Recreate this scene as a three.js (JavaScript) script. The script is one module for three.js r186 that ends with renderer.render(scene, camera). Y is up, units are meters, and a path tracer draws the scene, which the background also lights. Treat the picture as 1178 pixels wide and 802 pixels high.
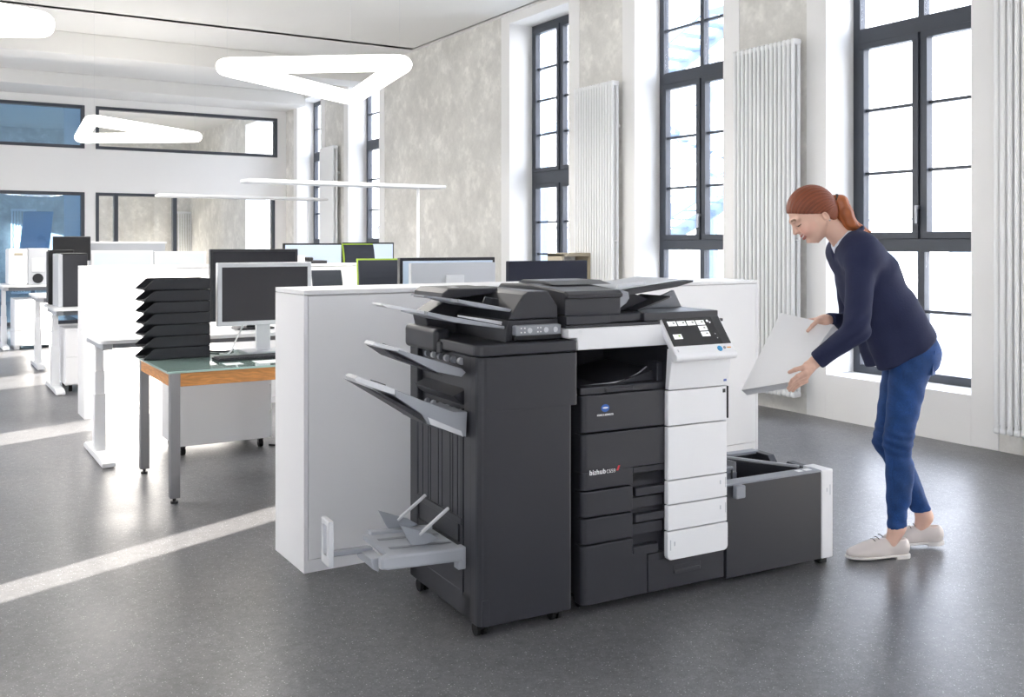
import * as THREE from 'three';
import { RoundedBoxGeometry } from 'three/addons/geometries/RoundedBoxGeometry.js';
import { mergeGeometries } from 'three/addons/utils/BufferGeometryUtils.js';
import { RectAreaLightUniformsLib } from 'three/addons/lights/RectAreaLightUniformsLib.js';
import { FontLoader } from 'three/addons/loaders/FontLoader.js';
import { TextGeometry } from 'three/addons/geometries/TextGeometry.js';

// ---------------------------------------------------------------- camera, sky, sun, exposure
const R = THREE.MathUtils.degToRad;
const scene = new THREE.Scene();
const camera = new THREE.PerspectiveCamera(39.5, 1178 / 802, 0.05, 200);
camera.position.set(0, 1.4, 0);
camera.rotation.y = R(-31.7);
camera.setViewOffset(1178, 802, 0, 121, 1178, 802);          // rising-front shift: verticals stay vertical
scene.add(camera);
const renderer = new THREE.WebGLRenderer();
renderer.toneMapping = THREE.LinearToneMapping;
renderer.toneMappingExposure = 1.88;
renderer.shadowMap.enabled = true;
RectAreaLightUniformsLib.init();
{ // pale winter sky: the same all round, whiter towards the horizon
  const w = 64, h = 64, d = new Float32Array(w * h * 4);
  for (let j = 0; j < h; j++) for (let i = 0; i < w; i++) {
    const e = Math.max(0, Math.sin(((j + .5) / h - .5) * Math.PI)), t = Math.pow(e, .6), k = (j * w + i) * 4, L = 4.6;
    d[k] = L * (1.0 - .32 * t); d[k + 1] = L * (1.0 - .2 * t); d[k + 2] = L * 1.04; d[k + 3] = 1;
  }
  const t = new THREE.DataTexture(d, w, h, THREE.RGBAFormat, THREE.FloatType);
  t.mapping = THREE.EquirectangularReflectionMapping; t.magFilter = THREE.LinearFilter; t.needsUpdate = true;
  scene.background = t;
}
const sun = new THREE.DirectionalLight(0xfff8ee, 32);
sun.position.set(-24, 5.8, 10.3); sun.target.position.set(0, 0, 0); sun.castShadow = true;
sun.shadow.camera.left = -20; sun.shadow.camera.right = 20; sun.shadow.camera.top = 20; sun.shadow.camera.bottom = -20; sun.shadow.camera.far = 80;
sun.shadow.mapSize.set(4096, 4096);
scene.add(sun, sun.target);

// ---------------------------------------------------------------- helpers
let seed = 7;
const rnd = () => { seed = (seed * 1664525 + 1013904223) >>> 0; return seed / 4294967296; };
const taken = {};
function numbered(n) { const k = taken[n] = (taken[n] ?? -1) + 1; return k ? n + '_' + String(k).padStart(3, '0') : n; }
function prep(g) {
  if (g.index) g = g.toNonIndexed();
  for (const a of Object.keys(g.attributes)) if (!['position', 'normal', 'uv', 'color'].includes(a)) g.deleteAttribute(a);
  return g;
}
function boxUV(g) {           // uv in metres, by the face's main direction
  const p = g.attributes.position, n = g.attributes.normal, uv = new Float32Array(p.count * 2);
  for (let i = 0; i < p.count; i++) {
    const ax = Math.abs(n.getX(i)), ay = Math.abs(n.getY(i)), az = Math.abs(n.getZ(i));
    if (ay >= ax && ay >= az) { uv[2 * i] = p.getX(i); uv[2 * i + 1] = p.getZ(i); }
    else if (ax >= az) { uv[2 * i] = p.getZ(i); uv[2 * i + 1] = p.getY(i); }
    else { uv[2 * i] = p.getX(i); uv[2 * i + 1] = p.getY(i); }
  }
  g.setAttribute('uv', new THREE.BufferAttribute(uv, 2));
  return g;
}
function join(geos) {
  const a = (Array.isArray(geos) ? geos : [geos]).flat(9).map(prep);
  if (a.length === 1) return a[0];
  if (a.some(g => !g.attributes.uv)) a.forEach(g => g.deleteAttribute('uv'));
  return mergeGeometries(a);
}
function add(name, geos, mat, parent, keepUV) {     // one named mesh = one part (or a one-mesh thing)
  const g = join(geos);
  if (mat.tiled && !keepUV) boxUV(g);
  const off = parent?.off;
  if (off) g.translate(-off[0], -off[1], -off[2]);
  const o = new THREE.Mesh(g, mat);
  o.castShadow = o.receiveShadow = true;
  o.off = off;
  o.name = parent ? name : numbered(name);
  (parent ?? scene).add(o);
  return o;
}
function tag(o, label, category, group) { o.userData = { label, category }; if (group) o.userData.group = group; return o; }
function thing(name, label, category, pos = [0, 0, 0], turn = 0, group) {   // shapes of its parts are given in the place's own coordinates (unturned)
  const o = new THREE.Group(); o.name = numbered(name); o.position.set(...pos); o.rotation.y = turn; o.off = pos;
  scene.add(o); return tag(o, label, category, group);
}
function local(name, label, category, pos, turn = 0, group) { const o = thing(name, label, category, pos, turn, group); o.off = undefined; return o; }
function struct(name, geos, mat, label) {
  const o = geos ? add(name, geos, mat) : new THREE.Group();
  if (!geos) { o.name = name; scene.add(o); }
  o.name = name; o.userData = { kind: 'structure', label }; return o;
}
function dup(root, pos, turn, label, category, group) {
  const r = root.clone(); r.name = numbered(root.name.replace(/_\d{3}$/, '')); r.position.set(...pos); r.rotation.y = turn; scene.add(r);
  r.userData = { label, category: category ?? root.userData.category }; if (group ?? root.userData.group) r.userData.group = group ?? root.userData.group; return r;
}
const bb = (x0, x1, y0, y1, z0, z1, r = 0, s = 1) => {
  const w = Math.abs(x1 - x0), h = Math.abs(y1 - y0), d = Math.abs(z1 - z0);
  const g = r ? new RoundedBoxGeometry(w, h, d, s, Math.min(r, w * .49, h * .49, d * .49)) : new THREE.BoxGeometry(w, h, d);
  return g.translate((x0 + x1) / 2, (y0 + y1) / 2, (z0 + z1) / 2);
};
function poly(pts) { const s = new THREE.Shape(); pts.forEach(([x, y], i) => i ? s.lineTo(x, y) : s.moveTo(x, y)); s.closePath(); return s; }
function extXY(pts, z0, z1, b = .003, hole) {
  const s = poly(pts); if (hole) s.holes.push(poly(hole));
  return new THREE.ExtrudeGeometry(s, { depth: z1 - z0 - 2 * b, bevelEnabled: b > 0, bevelThickness: b, bevelSize: b, bevelOffset: -b, bevelSegments: 2, curveSegments: 8 }).translate(0, 0, z0 + b);
}
function extZY(pts, x0, x1, b = .003, hole) { return extXY(pts.map(([z, y]) => [-z, y]), x0, x1, b, hole?.map(([z, y]) => [-z, y])).rotateY(Math.PI / 2); }
function extXZ(pts, y0, y1, b = .003, hole) { return extXY(pts.map(([x, z]) => [x, -z]), y0, y1, b, hole?.map(([x, z]) => [x, -z])).rotateX(-Math.PI / 2); }
const V = (a) => new THREE.Vector3(...a);
function tube(pts, r, seg = 24, rad = 8, closed = false, tension = .5) { return new THREE.TubeGeometry(new THREE.CatmullRomCurve3(pts.map(V), closed, 'catmullrom', tension), seg, r, rad, closed); }
function cyl(r0, r1, h, x, y, z, axis = 'y', n = 20) {   // centred on x, y, z
  const g = new THREE.CylinderGeometry(r1, r0, h, n);
  if (axis === 'x') g.rotateZ(-Math.PI / 2); if (axis === 'z') g.rotateX(Math.PI / 2);
  return g.translate(x, y, z);
}
function bar(a, b, w, h, r = 0) {       // a straight bar of section w (sideways) by h (upright) from a to b
  const A = V(a), Bv = V(b), d = Bv.clone().sub(A), L = d.length();
  const g = r ? new RoundedBoxGeometry(w, h, L, 1, Math.min(r, w * .49, h * .49)) : new THREE.BoxGeometry(w, h, L);
  const z = d.normalize(), x = new THREE.Vector3(0, 1, 0).cross(z); if (x.length() < 1e-3) x.set(1, 0, 0); x.normalize(); const y = z.clone().cross(x);
  return g.applyMatrix4(new THREE.Matrix4().makeBasis(x, y, z).setPosition(A.add(Bv).multiplyScalar(.5)));
}

// ---------------------------------------------------------------- textures and materials
function noiseGrid(n, s) { const a = new Float32Array(n * n); let q = s * 7919 + 13; for (let i = 0; i < n * n; i++) { q = (q * 1664525 + 1013904223) >>> 0; a[i] = q / 4294967296; } return { n, a }; }
function noiseAt(G, u, v) {  // u, v in 0..1, periodic
  const n = G.n, x = u * n, y = v * n, i = Math.floor(x), j = Math.floor(y); let fx = x - i, fy = y - j; fx = fx * fx * (3 - 2 * fx); fy = fy * fy * (3 - 2 * fy);
  const i0 = ((i % n) + n) % n, i1 = (i0 + 1) % n, j0 = ((j % n) + n) % n, j1 = (j0 + 1) % n;
  return (G.a[j0 * n + i0] * (1 - fx) + G.a[j0 * n + i1] * fx) * (1 - fy) + (G.a[j1 * n + i0] * (1 - fx) + G.a[j1 * n + i1] * fx) * fy;
}
function tex(size, metres, fn, srgb = true) {
  const d = new Uint8Array(size * size * 4);
  for (let j = 0; j < size; j++) for (let i = 0; i < size; i++) {
    const c = fn(i / size, j / size, i, j), k = (j * size + i) * 4;
    d[k] = Math.max(0, Math.min(255, c[0])); d[k + 1] = Math.max(0, Math.min(255, c[1])); d[k + 2] = Math.max(0, Math.min(255, c[2])); d[k + 3] = 255;
  }
  const t = new THREE.DataTexture(d, size, size, THREE.RGBAFormat);
  t.magFilter = THREE.LinearFilter; t.minFilter = THREE.LinearMipmapLinearFilter; t.generateMipmaps = true;
  t.wrapS = t.wrapT = THREE.RepeatWrapping; t.repeat.set(1 / metres, 1 / metres);
  if (srgb) t.colorSpace = THREE.SRGBColorSpace; t.needsUpdate = true; return t;
}
const N = [4, 8, 16, 32, 64, 128, 256, 512].map((n, i) => noiseGrid(n, i + 1));
const fbm = (u, v, a, b, g = .55) => { let s = 0, w = 1, t = 0; for (let i = a; i <= b; i++) { s += w * noiseAt(N[i], u, v); t += w; w *= g; } return s / t; };
const std = (color, roughness = .5, more = {}) => new THREE.MeshStandardMaterial({ color, roughness, metalness: 0, ...more });
const phys = (color, roughness = .5, more = {}) => new THREE.MeshPhysicalMaterial({ color, roughness, metalness: 0, ...more });
const tiled = (m) => { m.tiled = true; return m; };

const texConcrete = tex(1024, 3.2, (u, v) => {
  const a = fbm(u, v, 1, 6, .68), b = fbm(u + .37, v * 1 + .11, 3, 7, .8), c = Math.pow(Math.max(0, fbm(u, v, 2, 5, .75) - .56), .8) * 90, k = 221 + (a - .5) * 40 + (b - .5) * 24 + c * .4;
  return [k + 2, k, k - 6];
});
const texConcreteBump = tex(512, 1.6, (u, v) => { const k = fbm(u, v, 3, 7, .8) * 255; return [k, k, k]; }, false);
const texPlasterBump = tex(512, .8, (u, v) => { const k = fbm(u, v, 5, 7, .9) * 255; return [k, k, k]; }, false);
const speck = noiseGrid(1024, 31), speck2 = noiseGrid(512, 37);
const texFloor = tex(2048, 3.0, (u, v, i, j) => {
  const a = fbm(u, v, 0, 5, .6), b = fbm(u + .2, v + .6, 5, 7, .9);
  const s = speck.a[(j >> 1) * 1024 + (i >> 1)], s2 = speck2.a[(j >> 2) * 512 + (i >> 2)];
  let k = 106 + (a - .5) * 34 + (b - .5) * 30 + (s - .5) * 20;
  if (s > .985) k += 50; if (s > .996) k += 60; if (s2 > .992) k += 26;
  return [k, k, k + 2];
});
const texFloorRough = tex(1024, 3.0, (u, v) => { const k = 255 * Math.max(.31, .35 + (fbm(u, v, 1, 5, .6) - .5) * .14); return [k, k, k]; }, false);
const texWood = tex(1024, .9, (u, v) => {
  const w = Math.sin((v * 46 + fbm(u * .25, v, 1, 4) * 9) * 6.283) * .5 + .5, f = fbm(u * .12, v * 1, 5, 7, .9);
  const k = 1 + (w - .5) * .10 + (f - .5) * .22; return [206 * k, 142 * k, 78 * k];
});
const texDenim = tex(1024, .5, (u, v) => { const k = .62 + .42 * fbm(u, v * 1, 0, 3, .8) + .36 * fbm(u, v, 6, 7, .95) + .07 * Math.sin((u + v) * 6.283 * 200); return [38 * k, 86 * k, 148 * k]; });
const texBrush = tex(512, .5, (u, v) => { const k = 255 * (.5 + (fbm(u, v * .04, 5, 7, .95) - .5) * .8); return [k, k, k]; }, false);

const M = {
  concrete: tiled(std(0xffffff, .85, { map: texConcrete, bumpMap: texConcreteBump, bumpScale: .002 })),
  plaster: tiled(std(0xf1f0ee, .8, { bumpMap: texPlasterBump, bumpScale: .0006 })),
  ceiling: tiled(std(0xe9e8e5, .9, { bumpMap: texPlasterBump, bumpScale: .0006 })),
  floor: tiled(std(0xffffff, 1, { map: texFloor, roughnessMap: texFloorRough })),
  frame: std(0x3d424b, .42),
  seal: std(0x15171b, .6),
  glass: phys(0xffffff, .0, { transmission: 1, thickness: 0, ior: 1.5 }),
  blueGlass: phys(0xc4dcf0, .0, { transmission: 1, thickness: 0, ior: 1.5 }),
  metal: std(0x9b9da0, .32, { metalness: 1 }),
  chrome: std(0xd6d8da, .15, { metalness: 1 }),
  steelLeg: tiled(std(0x9a9a9c, .38, { metalness: 1, bumpMap: texBrush, bumpScale: .0002 })),
  radiator: std(0xf3f4f4, .35),
  cabinet: tiled(std(0xf2f2f3, .45)),
  cabinetLine: std(0xb9babd, .6),
  white: std(0xf2f3f5, .35),
  whiteMatt: std(0xeeeff0, .6),
  lightGrey: std(0xc6c9ce, .45),
  midGrey: std(0x8f939a, .5),
  dark: std(0x303137, .42),
  darker: std(0x212227, .45),
  black: std(0x131418, .5),
  pitch: std(0x08080a, .8),
  tray: std(0xa2a6ad, .45),
  bookletGrey: std(0xb0b4bb, .45),
  trayWhite: std(0xdfe1e4, .4),
  screen: std(0x2b2b31, .22),
  silver: std(0xd7d9dd, .32, { metalness: .35 }),
  paper: std(0xf6f7f9, .75),
  wood: tiled(std(0xffffff, .45, { map: texWood })),
  deskGlass: phys(0xa6c6bd, .06, { clearcoat: 1, clearcoatRoughness: .03 }),
  deskUnder: std(0xcfe0da, .4),
  trayBlack: std(0x1d1f26, .4),
  fabricDark: std(0x30343d, .9),
  fabricGreen: std(0x9ab83a, .8),
  navy: std(0x14182b, .75),
  beige: std(0xb8ad97, .6),
  skinPlain: std(0xe8b99c, .5),
  cable: std(0xd9dadb, .5),
  cableDark: std(0x232428, .5),
};
// ---------------------------------------------------------------- the room
const XW = 6.22, XO = 6.67, XG = 6.585, H = 4.2, ZB = -18.5, ZF = 5.0, XL = -3.0;
const bays = [[1.97, 3.22], [-.45, .80], [-2.87, -1.62], [-5.29, -4.04], [-7.71, -6.45], [-10.13, -8.87], [-15.30, -14.04], [-17.85, -16.60]];   // [far, near] edges of the openings
struct('floor', bb(XL, XO, -.2, 0, -26.4, ZF), M.floor, 'dark grey polished concrete floor with fine pale speckles');
{ // concrete piers between plastered window bays
  const geos = []; let z = ZF;
  for (const [f, n] of bays) { geos.push(bb(XW + .006, XO, 0, H, n + .2, z)); z = f - .2; }
  geos.push(bb(XW + .006, XO, 0, H, ZB - .1, z));
  const w = struct('wall_right', null, null, 'bare grey concrete wall piers between the tall windows');
  geos.forEach(g => add('pier', g, M.concrete, w));
}
bays.forEach(([f, n], i) => {
  struct('trim_' + (i + 1), [bb(XW, XO, 0, H, n, n + .2, .004), bb(XW, XO, 0, H, f - .2, f, .004), bb(XW, XO, 0, .35, f, n), bb(XW, XO, 4.09, H, f, n)], M.plaster, 'white plaster surround of a tall window');
});
{ // left wall (outside the picture): the low sun enters through its openings
  const O = [[1.0, 2.2, .3, 3.4], [3.0, 4.2, .3, 3.4], [-15.9, -14.2, .4, 2.6], [-3.07, -2.78, .3, 1.3], [-6.52, -6.0, .3, 2.4], [-9.8, -8.8, .6, 1.9], [-12.4, -11.6, .6, 1.9]];
  const g = []; let z = ZB;
  for (const [z0, z1, y0, y1] of O.slice().sort((p, q) => p[0] - q[0])) {
    g.push(bb(XL - .12, XL, 0, H, z, z0), bb(XL - .12, XL, 0, y0, z0, z1), bb(XL - .12, XL, y1, H, z0, z1)); z = z1;
  }
  g.push(bb(XL - .12, XL, 0, H, z, ZF));
  struct('wall_left', g, M.plaster, 'white plaster wall with tall openings, left of the picture');
  O.forEach(([z0, z1, y0, y1], i) => {
    const w = struct('window_' + (30 + i), null, null, 'window in the left wall, outside the picture'), x = XL - .09, e = .02;
    add('frame', [bb(x - .02, x + .02, y0, y0 + e, z0, z1), bb(x - .02, x + .02, y1 - e, y1, z0, z1), bb(x - .02, x + .02, y0, y1, z0, z0 + e), bb(x - .02, x + .02, y0, y1, z1 - e, z1)], M.frame, w);
    add('pane', bb(x - .003, x + .003, y0 + e, y1 - e, z0 + e, z1 - e), M.glass, w);
  });
}
struct('wall_front', bb(XL - .12, XO, 0, H, ZF, ZF + .25), M.plaster, 'white plaster wall behind the viewer');
{ // back wall with two high glazed strips and two tall glazed openings
  const y0 = 3.07, y1 = 3.83, yl = 2.30, t0 = ZB - .16, t1 = ZB;
  const g = [bb(XL, XO, y1, H, t0, t1), bb(XL, XO, yl, y0, t0, t1), bb(2.58, 2.76, y0, y1, t0, t1), bb(2.58, 2.76, 0, yl, t0, t1), bb(6.05, XO, y0, y1, t0, t1), bb(6.0, XO, 0, yl, t0, t1), bb(XL, -1.6, y0, y1, t0, t1), bb(XL, -1.6, 0, yl, t0, t1)];
  struct('wall_back', g, M.plaster, 'white back wall with glazed strips and openings');
  const fr = (x0, x1, ya, yb, w, mull, name, glass, label) => {
    const o = struct(name, null, null, label), za = ZB - .12, zb = ZB + .012;
    add('frame', [bb(x0, x1, yb - w, yb, za, zb), bb(x0, x1, ya, ya + w, za, zb), bb(x0, x0 + w, ya + w, yb - w, za, zb), bb(x1 - w, x1, ya + w, yb - w, za, zb)], M.frame, o);
    const xs = [x0 + w, ...mull.flatMap(m => [m - .035, m + .035]), x1 - w];
    mull.forEach(m => add('mullion', bb(m - .035, m + .035, ya + w, yb - w, za, zb), M.frame, o));
    for (let i = 0; i < xs.length; i += 2) add('pane', bb(xs[i], xs[i + 1], ya + w, yb - w, ZB - .065, ZB - .059), glass, o);
  };
  fr(-1.6, 2.58, y0, y1, .055, [], 'window_20', M.blueGlass, 'blue tinted high strip window in the back wall');
  fr(2.76, 6.05, y0, y1, .055, [], 'window_21', M.glass, 'dark framed clear high strip window in the back wall');
  fr(-1.6, 2.58, .0, yl, .055, [.5], 'window_22', M.blueGlass, 'blue tinted glazed opening at the left of the back wall');
  fr(2.76, 6.0, .0, yl, .055, [3.1, 4.12], 'window_23', M.glass, 'clear glazed opening with dark mullions in the back wall');
}
{ // room beyond the glazing
  struct('wall_far', bb(XL, XO, 0, H, -26.4, -26.2), M.concrete, 'concrete end wall of the room beyond the glazing');
  struct('wall_far_right', [bb(XW, XO, 0, H, -18.9, ZB - .16), bb(XW, XO, 0, H, -26.2, -21.2), bb(XW, XO, 0, .35, -21.2, -18.9), bb(XW, XO, 4.0, H, -21.2, -18.9)], M.concrete, 'side wall of the room beyond with windows');
  struct('wall_far_left', bb(2.6, 2.7, 0, H, -21.4, ZB - .16), M.plaster, 'partition between the two rooms beyond the glazing');
  struct('wall_far_left_2', [bb(XL - .12, XL, 0, H, -26.4, -24.0), bb(XL - .12, XL, 0, H, -20.5, ZB), bb(XL - .12, XL, 0, 2.0, -24.0, -20.5), bb(XL - .12, XL, 3.1, H, -24.0, -20.5)], M.plaster, 'left wall of the blue room beyond the glazing');
}
{ // ceiling: thin hung field inside an open slot to the void above, plaster margin, two downstand beams
  const xg = 6.12, zg = -12.6, gz = .12, gx = .035, t = .004, v = .32;
  const c = struct('ceiling', null, null, 'white ceiling with an open slot round its field and two downstand beams');
  add('ceiling_field', bb(XL, xg, H, H + t, zg, ZF), M.ceiling, c);
  add('ceiling_margin', [bb(XL, XO, H, H + t, -26.4, zg - gz), bb(xg + gx, XO, H, H + t, zg - gz, ZF)], M.ceiling, c);
  add('roof_slab', bb(XL - .12, XO, H + v, H + v + .25, -26.5, ZF + .25), M.ceiling, c);
  add('void_side', bb(XL - .12, XL, H, H + v, -26.5, ZF + .25), M.ceiling, c); add('void_side', bb(XW + .1, XO, H + t, H + v, -26.5, ZF + .25), M.ceiling, c);
  add('void_side', bb(XL, XW + .1, H + t, H + v, -26.5, -26.2), M.ceiling, c); add('void_side', bb(XL, XW + .1, H + t, H + v, ZF, ZF + .25), M.ceiling, c);
  add('beam', bb(XL, XW + .01, 3.9, H, -14.55, -14.0, .01), M.ceiling, c);
  add('beam', bb(XL, XW + .01, 3.97, H, ZB, -17.4, .01), M.ceiling, c);
}
// ---------------------------------------------------------------- tall windows in the right wall
function tallWindow(i, f, n, type) {
  const w = struct('window_' + (i + 1), null, null, 'tall dark grey framed window with glazing bars');
  const xa = XG - .035, xb = XG + .035, mid = (f + n) / 2, y0 = .35, y1 = 4.09, e = .065;
  const Tr = type === 'tall' ? [2.2] : [1.385, 3.075];
  const tw = type === 'tall' ? [.075] : [.05, .06];
  add('frame', [bb(xa, xb, y1 - e, y1, f, n), bb(xa, xb, y0, y0 + e, f, n), bb(xa, xb, y0 + e, y1 - e, f, f + e), bb(xa, xb, y0 + e, y1 - e, n - e, n)], M.frame, w);
  Tr.forEach((t, k) => add('transom', bb(xa - .008, xb, t - tw[k], t + tw[k], f + e, n - e, .004), M.frame, w));
  const field = (ya, yb, bars, sash, mullion) => {
    const m = mullion;
    add('mullion', bb(xa, xb, ya, yb, mid - m, mid + m), M.frame, w);
    for (const [za, zb] of [[f + e, mid - m], [mid + m, n - e]]) {
      let p = [za, zb, ya, yb];
      if (sash) {
        add('sash', [bb(xa - .02, xb - .02, ya, ya + sash, za, zb, .004), bb(xa - .02, xb - .02, yb - sash, yb, za, zb, .004), bb(xa - .02, xb - .02, ya + sash, yb - sash, za, za + sash), bb(xa - .02, xb - .02, ya + sash, yb - sash, zb - sash, zb)], M.frame, w);
        p = [za + sash, zb - sash, ya + sash, yb - sash];
      }
      let y = p[2];
      for (const b of [...bars, p[3]]) {
        const top = b === p[3];
        add('pane', bb(XG - .012, XG - .006, y, top ? b : b - .011, p[0], p[1]), M.glass, w);
        if (!top) { add('glazing_bar', bb(XG - .028, XG + .012, b - .0115, b + .0115, p[0], p[1]), M.frame, w); y = b + .011; }
      }
    }
  };
  if (type === 'tall') {
    field(y0 + e, Tr[0] - tw[0], [.85, 1.27, 1.66], .05, .02);
    field(Tr[0] + tw[0], y1 - e, [2.73, 3.15, 3.54], .05, .02);
  } else {
    field(y0 + e, Tr[0] - tw[0], [.88], 0, .03);
    field(Tr[0] + tw[0], Tr[1] - tw[1], [1.96, 2.47], .052, .012);
    field(Tr[1] + tw[1], y1 - e, [3.57], 0, .026);
    const h = add('handle', [bb(xa - .06, xa - .02, 1.66, 1.69, mid - .012, mid + .012, .004), bb(xa - .07, xa - .052, 1.55, 1.69, mid - .01, mid + .01, .005)], M.metal, w);
  }
}
bays.forEach(([f, n], i) => tallWindow(i, f, n, i === 5 ? 'tall' : 'std'));
// ---------------------------------------------------------------- column radiators
function radiator(zf, zn, label, x = 6.11) {
  const t = thing('column_radiator', label, 'radiator', [x, 0, (zf + zn) / 2], 0), n = Math.round((zn - zf) / .0465);
  const y0 = .17, y1 = 3.04, p = (zn - zf) / n;
  const cg = new THREE.CapsuleGeometry(.0165, y1 - y0 - .02, 3, 10);
  for (let k = 0; k < n; k++) {
    const z = zf + (k + .5) * p - (zf + zn) / 2;
    for (const dx of [-.032, .032]) { const c = new THREE.Mesh(cg, M.radiator); c.name = 'column'; c.position.set(dx, (y0 + y1) / 2, z); c.castShadow = c.receiveShadow = true; t.add(c); }
  }
  for (const y of [y0, y1]) for (let k = 0; k < n; k++) { const z = zf + (k + .5) * p; add('header_section', bb(x - .05, x + .05, y - .026, y + .026, z - .0215, z + .0215, .019, 2), M.radiator, t); }
  add('spacer_strip', [bb(x - .02, x + .02, 1.42, 1.432, zf, zn)], M.radiator, t);
  for (const y of [.5, 2.6]) for (const z of [zf + .08, zn - .1]) add('bracket', bb(x, x > 6 ? XW + .01 : x + .06, y, y + .03, z, z + .02), M.radiator, t);
}
radiator(-3.79, -3.08, 'tall white column radiator at the right edge of the picture');
radiator(-6.18, -5.48, 'tall white column radiator behind the leaning woman');
radiator(-8.56, -7.87, 'tall white column radiator between the two middle windows');
radiator(-16.25, -15.6, 'distant slim white radiator between the two farthest windows');
for (const [x0, x1, label] of [[5.75, 6.3, 'pale column radiator seen through the clear glazing of the back wall'], [2.0, 2.56, 'column radiator seen through the blue glazing of the back wall']]) {
  const t = local('column_radiator', label, 'radiator', [(x0 + x1) / 2, 0, -26.08], 0), n = 9, cg = new THREE.CapsuleGeometry(.019, 2.0, 3, 8);
  for (let k = 0; k < n; k++) { const c = new THREE.Mesh(cg, M.radiator); c.name = 'column'; c.position.set((k + .5 - n / 2) * (x1 - x0) / n, 1.2, 0); c.castShadow = c.receiveShadow = true; t.add(c); }
  for (const y of [.2, 2.2]) add('header', bb(-(x1 - x0) / 2, (x1 - x0) / 2, y - .03, y + .03, -.03, .03, .02), M.radiator, t);
  add('bracket', bb(-.02, .02, .15, .2, -.12, 0), M.radiator, t);
}
// ---------------------------------------------------------------- outdoors
struct('ground', bb(XO + .01, 90, -.75, -.55, -70, 40), std(0xb9b7b2, .9), 'pale paved yard outside the windows');
// ---------------------------------------------------------------- printing machine: three units in one line, turned 3 degrees; shapes in the line's frame (x right, z to the front)
const MT = R(-3), MO = [2.134, 0, -2.954];
function unit(name, label, category, x0, z0) {
  const o = local(name, label, category, [MO[0] + Math.cos(MT) * x0 + Math.sin(MT) * z0, 0, MO[2] - Math.sin(MT) * x0 + Math.cos(MT) * z0], MT);
  o.off = [x0, 0, z0]; return o;
}
const fontBold = await new FontLoader().loadAsync('fonts/droid/droid_sans_bold.typeface.json');
const fontSans = await new FontLoader().loadAsync('fonts/droid/droid_sans_regular.typeface.json');
function text(s, font, size, width, x, y, z, depth = .0006) {
  const g = new TextGeometry(s, { font, size, depth, curveSegments: 4 }); g.computeBoundingBox();
  const b = g.boundingBox, k = width / (b.max.x - b.min.x);
  return g.translate(-b.min.x, 0, 0).scale(k, 1, 1).translate(x, y, z);
}
function caster(parent, x, z, r = .028) {
  const c = add('caster', [bb(x - .018, x + .018, r, .062, z - .02, z + .02, .004)], M.black, parent);
  add('wheel', [cyl(r, r, .014, x - .013, r, z, 'x'), cyl(r, r, .014, x + .013, r, z, 'x')], M.pitch, c);
}
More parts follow.
